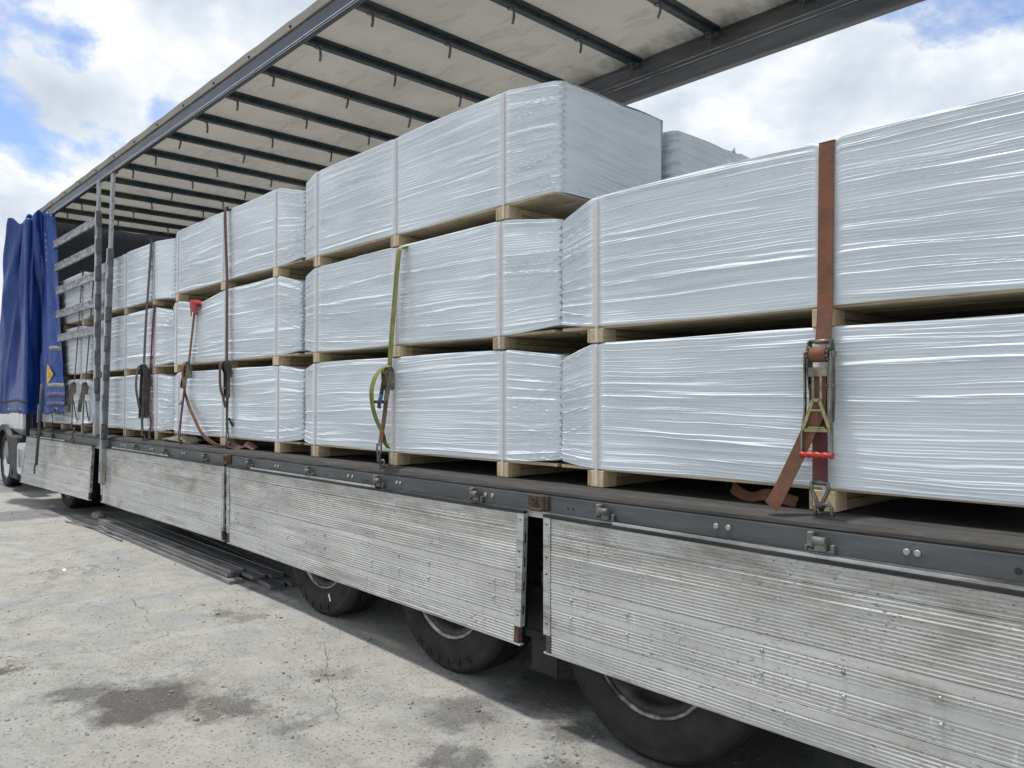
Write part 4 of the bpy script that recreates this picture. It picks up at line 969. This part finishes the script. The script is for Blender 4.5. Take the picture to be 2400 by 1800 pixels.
# big orange strap in front
s = thing('ratchet_strap', 'broad orange strap with red-handled ratchet and maroon lower end, nearest of all', 'strap', (-1.43, .05, 1.2), SG)
xs_, wS = -1.428, .064
build('upper_webbing', MB().ribbon([(xs_ - .006, .06, 1.895), (xs_ - .004, .078, 2.06), (xs_, .083, 2.40), (xs_ + .003, .088, 2.690), (xs_ + .003, .096, 2.716), (xs_ + .003, .125, 2.726), (xs_ + .003, .5, 2.735), (xs_ + .003, 1.05, 2.745)], wS, (1, 0, 0), .004, 5), 'web_orange', s)
build('lower_webbing', MB().ribbon([(-1.447, .052, 1.325), (-1.447, .055, 1.45), (-1.45, .060, 1.66), (-1.45, .062, 1.80)], .062, (1, 0, 0), .005, 3), 'web_maroon', s)
build('loose_tail', MB().ribbon([(-1.440, .030, 1.80), (-1.440, .024, 1.64), (-1.480, .022, 1.54), (-1.545, .016, 1.40), (-1.610, .010, 1.268), (-1.640, .010, 1.225)], .062, [(1, 0, 0)] * 2 + [(1, 0, .5)] * 4, .004), 'web_orange', s)
build('loose_tail', MB().ribbon([(-1.62, .20, 1.225), (-1.76, .22, 1.245), (-1.88, .25, 1.222), (-1.97, .27, 1.255), (-2.0, .34, 1.285), (-2.05, .40, 1.25)], .05, [(0, .35, 1), (0, .25, 1), (0, .7, .8), (0, .5, 1), (0, .5, 1), (0, .3, 1)], .004), 'web_rust', s)
rt = MB()
for sg_ in (-1, 1):
    xx = xs_ - .008 + sg_ * .046
    prof = [(.030, 1.905), (.052, 1.915), (.064, 1.885), (.066, 1.70), (.056, 1.58), (.046, 1.58), (.040, 1.70), (.018, 1.80), (.016, 1.86)]
    rt.prism(prof, xx - .003, xx + .003, 'x')
ro_ = build('ratchet', rt, 'zinc_dk', s)
hd = MB()
for sg_ in (-1, 1):
    c = xs_ - .010
    hd.ribbon([(c + sg_ * .055, .022, 1.862), (c + sg_ * .053, .020, 1.72), (c + sg_ * .052, .016, 1.62), (c + sg_ * .060, .012, 1.56), (c + sg_ * .061, .008, 1.452)], .016, (0, 1, 0), .006, 4)
build('handle', hd, 'zinc', ro_)
gp = [(xs_ - .010 + u * .066, .006, 1.449) for u in np.linspace(-1, 1, 17)]
build('grip', MB().tube(gp, [.0125 + .0022 * math.cos(k * 1.57) for k in range(17)], 10), 'red', ro_)
build('spool', MB().cyl((xs_ - .042, .036, 1.852), (xs_ + .026, .036, 1.852), .031, 20), 'web_orange', ro_)
for xx in (xs_ - .048, xs_ + .034):
    gr = MB()
    pts = [(.036 + (.036 if k % 2 else .030) * math.cos(k * math.pi / 12), 1.852 + (.036 if k % 2 else .030) * math.sin(k * math.pi / 12)) for k in range(24)]
    gr.prism(pts, xx - .004, xx + .004, 'x'); build('gear', gr, 'zinc_dk', ro_)
build('cross_bar', MB().cyl((xs_ - .05, .045, 1.906), (xs_ + .036, .045, 1.906), .008, 10).cyl((xs_ - .06, .04, 1.852), (xs_ + .052, .04, 1.852), .015, 10).cyl((xs_ - .056, .035, 1.726), (xs_ + .048, .035, 1.726), .007, 8), 'zinc', ro_)
build('pawl_plate', MB().box(xs_ - .046, xs_ + .032, .010, .014, 1.762, 1.800, .003).box(xs_ - .028, xs_ - .018, .006, .0095, 1.66, 1.765).box(xs_ + .004, xs_ + .014, .006, .0095, 1.66, 1.765), 'zinc', ro_)
c = xs_ - .008
lev = [(c - .014, 1.668), (c + .014, 1.668), (c + .052, 1.560), (c + .050, 1.548), (c - .050, 1.548), (c - .052, 1.560)]
lv = MB()
for (a, b), (a2, b2) in zip(lev, lev[1:] + lev[:1]): lv.ribbon([(a, .000, b), (a2, .000, b2)], .005, (0, 1, 0), .013)
lv.box(c - .034, c + .034, -.002, .004, 1.556, 1.562).box(c - .024, c + .024, -.002, .004, 1.625, 1.631)
build('lever', lv, 'lever', ro_)
wire_hook(s, -1.447, 1.330, 1.232, .05, .030, .0085); lashing_ring(-1.430, .034, 1.250)
# measured courses of the other straps
ST = {
    'S2': dict(up=[(-4.379, 0.043, 2.691), (-4.401, 0.034, 2.535), (-4.425, 0.034, 2.362), (-4.466, 0.035, 2.072), (-4.489, 0.038, 1.905)], piv=[(-4.494, 0.035, 1.867)], piv2=[(-4.509, 0.046, 1.761)], hnd=[(-4.501, 0.023, 1.816), (-4.513, 0.016, 1.732), (-4.524, 0.009, 1.656)], low=[(-4.512, 0.033, 1.742), (-4.531, 0.031, 1.604), (-4.547, 0.025, 1.493), (-4.567, 0.011, 1.349)], tail=[(-4.491, 0.011, 1.892), (-4.491, -0.008, 1.889), (-4.493, -0.033, 1.875), (-4.499, -0.067, 1.834), (-4.509, -0.089, 1.76), (-4.518, -0.089, 1.697), (-4.53, -0.068, 1.61), (-4.541, -0.034, 1.532), (-4.549, -0.001, 1.48), (-4.555, 0.028, 1.432), (-4.564, 0.054, 1.367), (-4.569, 0.084, 1.332)], tag=[(-4.517, -0.01, 1.706), (-4.523, -0.021, 1.66), (-4.53, -0.019, 1.609)], arm=[(-4.524, -0.072, 1.656), (-4.524, 0.009, 1.656)], hook=[(-4.567, 0.011, 1.349), (-4.585, 0.016, 1.223)]),
    'S3': dict(up=[(-7.299, 0.052, 3.471), (-7.268, 0.061, 2.839), (-7.246, 0.055, 2.389), (-7.23, 0.05, 2.043)], piv=[(-7.228, 0.046, 2.009)], piv2=[(-7.223, 0.066, 1.903)], hnd=[(-7.224, 0.047, 1.929), (-7.218, 0.046, 1.799), (-7.213, 0.046, 1.7)], low=[(-7.222, 0.059, 1.879), (-7.205, 0.044, 1.534), (-7.196, 0.046, 1.342)], tail=[(-7.23, 0.032, 2.043), (-7.229, 0.019, 2.033), (-7.228, -0.012, 2.007), (-7.224, -0.018, 1.919), (-7.217, -0.015, 1.787), (-7.213, 0.01, 1.692), (-7.208, 0.031, 1.596)], tail2=[(-7.203, 0.061, 1.499), (-7.198, 0.109, 1.393), (-7.194, 0.141, 1.303)], hook=[(-7.196, 0.046, 1.338), (-7.191, 0.04, 1.242)], arm=[(-7.217, 0.016, 1.779), (-7.217, 0.052, 1.779)]),
    'S4': dict(up=[(-8.058, 0.061, 2.618), (-8.183, 0.051, 2.06)], piv=[(-8.188, 0.039, 2.035)], piv2=[(-8.214, 0.063, 1.921)], hnd=[(-8.208, 0.029, 1.949), (-8.227, 0.012, 1.859), (-8.241, 0.013, 1.8)], low=[(-8.219, 0.038, 1.899), (-8.258, 0.029, 1.723), (-8.299, 0.022, 1.539), (-8.345, 0.021, 1.334)], tail=[(-8.183, 0.025, 2.06), (-8.184, 0.019, 2.054), (-8.192, -0.006, 2.02), (-8.215, -0.002, 1.915), (-8.245, 0.029, 1.781), (-8.26, 0.05, 1.713)], tag=[(-8.267, 0.033, 1.684), (-8.274, 0.014, 1.65), (-8.283, -0.008, 1.612)], hook=[(-8.345, 0.021, 1.334), (-8.369, 0.022, 1.227)]),
    'S5': dict(up=[(-9.439, 0.078, 3.515), (-9.454, 0.063, 3.147), (-9.478, 0.037, 2.546), (-9.495, 0.027, 2.095)], piv=[(-9.497, 0.027, 2.051)], piv2=[(-9.505, 0.082, 1.85)], hnd=[(-9.502, 0.017, 1.931), (-9.513, 0.01, 1.65), (-9.521, 0.01, 1.46)], hnd2=[(-9.503, 0.057, 1.901), (-9.513, 0.051, 1.65), (-9.52, 0.059, 1.47)], low=[(-9.506, 0.038, 1.83), (-9.52, 0.02, 1.471), (-9.526, 0.024, 1.328)], tail=[(-9.496, 0.035, 2.086), (-9.496, 0.017, 2.084), (-9.498, -0.037, 2.039), (-9.504, -0.055, 1.879), (-9.509, -0.047, 1.75), (-9.516, -0.013, 1.569)], hook=[(-9.526, 0.024, 1.328), (-9.529, 0.025, 1.233)]),
    'S6': dict(up=[(-12.361, 0.087, 3.486), (-12.404, 0.069, 2.971), (-12.441, 0.055, 2.529), (-12.49, 0.033, 1.944)], piv=[(-12.494, 0.023, 1.897)], piv2=[(-12.504, 0.032, 1.776)], hnd=[(-12.499, 0.007, 1.831), (-12.513, -0.015, 1.66), (-12.526, -0.026, 1.509)], low=[(-12.506, 0.02, 1.75), (-12.541, 0.016, 1.329)], tail=[(-12.513, 0.027, 1.66), (-12.52, 0.041, 1.579), (-12.537, 0.08, 1.381), (-12.546, 0.132, 1.273)], hook=[(-12.541, 0.016, 1.329), (-12.549, 0.014, 1.232)]),
    'S7': dict(up=[(-11.825, 0.093, 3.334), (-11.859, 0.078, 2.926), (-11.891, 0.064, 2.541), (-11.941, 0.038, 1.934)], piv=[(-11.945, 0.033, 1.883)], piv2=[(-11.955, 0.049, 1.766)], hnd=[(-11.952, 0.013, 1.801), (-11.965, -0.014, 1.65), (-11.976, -0.03, 1.507)], low=[(-11.956, 0.026, 1.75), (-11.99, 0.022, 1.342)], tail=[(-11.964, 0.046, 1.66), (-11.967, 0.053, 1.625), (-11.983, 0.083, 1.43), (-11.994, 0.135, 1.287)], hook=[(-11.99, 0.022, 1.337), (-11.999, 0.021, 1.231)]),
}
XW = (1, 0, 0)
def strap(key, label, w, up_mat, low_mat, ratchet_mat, tail_mat, over=0.9, grip='zinc_dk', first=None, tail_extra=(), pile=()):
    d = ST[key]; s = thing('ratchet_strap', label, 'strap', (d['hook'][1][0], .05, 1.2), SG)
    u0 = d['up'][0]; tz = u0[2] + .028
    up = list(d['up'])
    if over: up = [(u0[0], over, tz + .004), (u0[0], .12, tz + .002), (u0[0], .090, tz - .010)] + up
    build('upper_webbing', MB().ribbon(up, w, XW, .004, 4), up_mat, s)
    build('lower_webbing', MB().ribbon(d['low'], w * .95, XW, .005, 4), low_mat, s)
    hs = [d['hnd']] + ([d['hnd2']] if 'hnd2' in d else [])
    ratchet_box(s, d['piv'][0], d['piv2'][0], w, hs, ratchet_mat, tail_mat, grip)
    t = list(d['tail']) + list(tail_extra)
    build('loose_tail', MB().ribbon(t, w * .96, XW, .004, 5), tail_mat, s)
    if 'tail2' in d: build('loose_tail', MB().ribbon(list(d['tail2']) + [(-7.15, .20, 1.225)], w * .9, XW, .004, 5), 'web_grey', s)
    if 'tag' in d: build('label_tag', MB().ribbon([Vector(p) for p in d['tag']], .03, (1, .3, 0), .002), 'tag', s)
    if 'arm' in d:
        a, b = d['arm']; build('side_arm', MB().box(a[0] - w * .45, a[0] + w * .45, a[1], b[1], a[2] - .010, a[2] + .010, .003), 'zinc_dk', s)
    (hx, hy, hz), (kx, ky, kz) = d['hook']
    wire_hook(s, (hx + kx) / 2, hz + .006, kz + .012, hy, w * .42, .007); lashing_ring(kx, w * .46, kz + .026)
    return s
strap('S2', 'olive green strap with a long bulging loop on the middle stack', .050, 'web_green', 'web_rust', 'zinc', 'web_green', .6)
strap('S3', 'thin plum strap running full height over three bundles, ratchet beside the lower gap', .055, 'web_plum', 'web_grey', 'zinc_dk', 'web_plum')
s3 = [o for o in COL.objects if o.get('label', '').startswith('thin plum strap')][0]
build('loose_tail', MB().ribbon([(-7.35, .10, 1.225), (-7.15, .06, 1.245), (-7.02, .09, 1.222), (-6.9, .10, 1.26), (-6.75, .12, 1.225)], .06, [(0, 1, .6), (0, .6, 1), (0, 1, .6), (0, .5, 1), (0, 1, .4)], .004), 'web_plum', s3)
strap('S4', 'slanting brown strap with a long tail curling onto the deck, below the red guard', .052, 'web_brown', 'web_maroon', 'zinc', 'web_rust', 0, 'red',
      tail_extra=[(-8.14, .04, 1.60), (-7.98, .03, 1.49), (-7.76, .03, 1.33), (-7.52, .05, 1.245), (-7.30, .08, 1.225)])
m = MB().prism([(.045, 2.700), (.052, 2.716), (.16, 2.720), (.16, 2.712), (.070, 2.705), (.060, 2.545), (.050, 2.545)], -8.135, -7.975, 'x', segs=8, fn=lambda x, y, z: (x + (.0 if z > 2.6 else .02), y - .010 - .022 * (1 - ((x + 8.055) / .08) ** 2), (z if z > 2.6 else z + .045) - .040 * abs((x + 8.055) / .08) ** 2 - .020))
tag(build('corner_guard', m, 'red'), 'bright red plastic corner guard under the slanting brown strap', 'corner guard')
strap('S5', 'wide dark grey strap over the stack behind the posts, blackened ratchet', .075, 'web_grey', 'web_grey', 'zinc_dk', 'web_grey')
s = thing('ratchet_strap', 'narrow maroon strap close beside the wide dark grey one', 'strap', (-9.4, .05, 1.2), SG)
build('upper_webbing', MB().ribbon([(-9.35, .5, 2.752), (-9.35, .12, 2.752), (-9.355, .085, 2.72), (-9.41, .078, 2.20), (-9.43, .07, 1.85)], .045, (1, 0, 0), .004, 4), 'web_maroon', s)
build('lower_webbing', MB().ribbon([(-9.43, .070, 1.85), (-9.42, .06, 1.55), (-9.40, .08, 1.42), (-9.42, .07, 1.29)], .05, (1, 0, 0), .005, 4), 'web_maroon', s)
wire_hook(s, -9.425, 1.30, 1.232, .07, .022); lashing_ring(-9.43, .022, 1.25, .07)
strap('S6', 'rust-brown strap with long pale ratchet handle next to the curtain', .050, 'web_brown', 'web_grey', 'zinc', 'web_rust')
strap('S7', 'grey-brown strap with long pale ratchet handle beside the first post', .050, 'web_grey', 'web_grey', 'zinc', 'web_grey', .5)
# rolled khaki strap lying on the deck
m = MB().ribbon([(-9.12, .14, 1.232), (-8.85, .10, 1.245), (-8.6, .09, 1.255), (-8.35, .12, 1.245), (-8.22, .18, 1.24), (-8.4, .26, 1.265), (-8.8, .22, 1.27)], .075, [(0, 1, .15), (0, 1, .3), (0, .6, 1), (0, .6, 1), (1, .5, .2), (0, 1, .2), (0, 1, 0)], .018)
m.ribbon([(-8.82, .15, 1.262), (-8.62, .14, 1.305), (-8.48, .15, 1.292), (-8.38, .17, 1.262)], .10, [(0, 1, .2)] * 4, .010)
tag(build('folded_strap', m, 'web_khaki'), 'folded khaki strap lying on the deck edge beneath the slanting brown strap', 'strap')

# ================================================================== on the ground
BG = 'dark steel bars lying under the trailer'
def bar(a, b, z, w, h, label):
    A, B = Vector((*a, z)), Vector((*b, z)); d = (B - A).normalized(); s = Vector((-d.y, d.x, 0))
    if s.y < 0: s = -s
    m = MB(); prof = [(0, 0), (w, 0), (w, h), (w - .012, h), (w - .014, h - .006), (.014, h - .006), (.012, h), (0, h)]
    n = len(prof); vs = [A + s * p + Vector((0, 0, q)) for p, q in prof] + [B + s * p + Vector((0, 0, q)) for p, q in prof]
    m.add(vs, [(i, (i + 1) % n, n + (i + 1) % n, n + i) for i in range(n)] + [tuple(range(n))[::-1], tuple(n + i for i in range(n))])
    t = build('steel_bar', m, 'bar'); tag(t, label, 'steel bar', BG); return t
bar((-11.05, -.03), (-6.88, -.06), .001, .13, .038, 'lowest dark bar at the outer edge of the pile, flat on the concrete')
bar((-11.20, .02), (-7.02, -.02), .040, .12, .030, 'middle dark bar of three stacked at the outer edge')
bar((-11.28, .03), (-7.0, .0), .072, .13, .032, 'uppermost dark bar of three stacked at the outer edge, hollow top showing')
bar((-10.85, .20), (-6.75, .10), .042, .12, .034, 'dark bar lying slightly askew just inside the three stacked ones')
bar((-10.62, .34), (-6.70, .255), .040, .12, .036, 'dark bar resting high in the inner half of the pile')
bar((-10.64, .45), (-6.48, .14), .001, .13, .038, 'long dark bar crossing under the others, sticking out farthest near the wheel')
bar((-10.4, .60), (-6.42, .30), .001, .13, .038, 'innermost dark bar, mostly in the shade beside the wheel')
m = MB().tube([(-12.47, -.066, .012), (-11.9, -.10, .014), (-10.9, -.09, .010), (-9.83, -.094, .012)], .011, 6); tag(build('steel_rod', m, 'rod'), 'thin bent grey rod, outer one of the pair ahead of the bars', 'steel rod', 'thin rods on the concrete')
m = MB().tube([(-11.92, -.196, .012), (-11.4, -.14, .030), (-10.6, -.045, .026), (-9.89, -.008, .012)], .010, 6).box(-9.95, -9.80, -.03, .06, .001, .04, .004); tag(build('steel_rod', m, 'rod'), 'thin grey rod with a small block end lying across its twin', 'steel rod', 'thin rods on the concrete')
bm = bmesh.new(); bmesh.ops.create_icosphere(bm, subdivisions=2, radius=1); rs = random.Random(3)
for v_ in bm.verts: v_.co = Vector((v_.co.x * .12, v_.co.y * .09, max(-.02, v_.co.z * .07 + .03))) * rs.uniform(.85, 1.12)
me = bpy.data.meshes.new('stone'); bm.to_mesh(me); bm.free(); me.materials.append(MAT['stone']); st = link('stone', me); st.location = (-11.98, .23, .015); tag(st, 'angular pale stone chunk lying at the far end of the dark bars', 'stone')
tag(build('litter_scrap', MB().ribbon([(-8.64, -.98, .004), (-8.58, -.99, .012), (-8.52, -1.0, .004)], .03, (0, 1, 0), .002), 'scrap'), 'small white scrap of film lying alone on the pale concrete', 'litter')
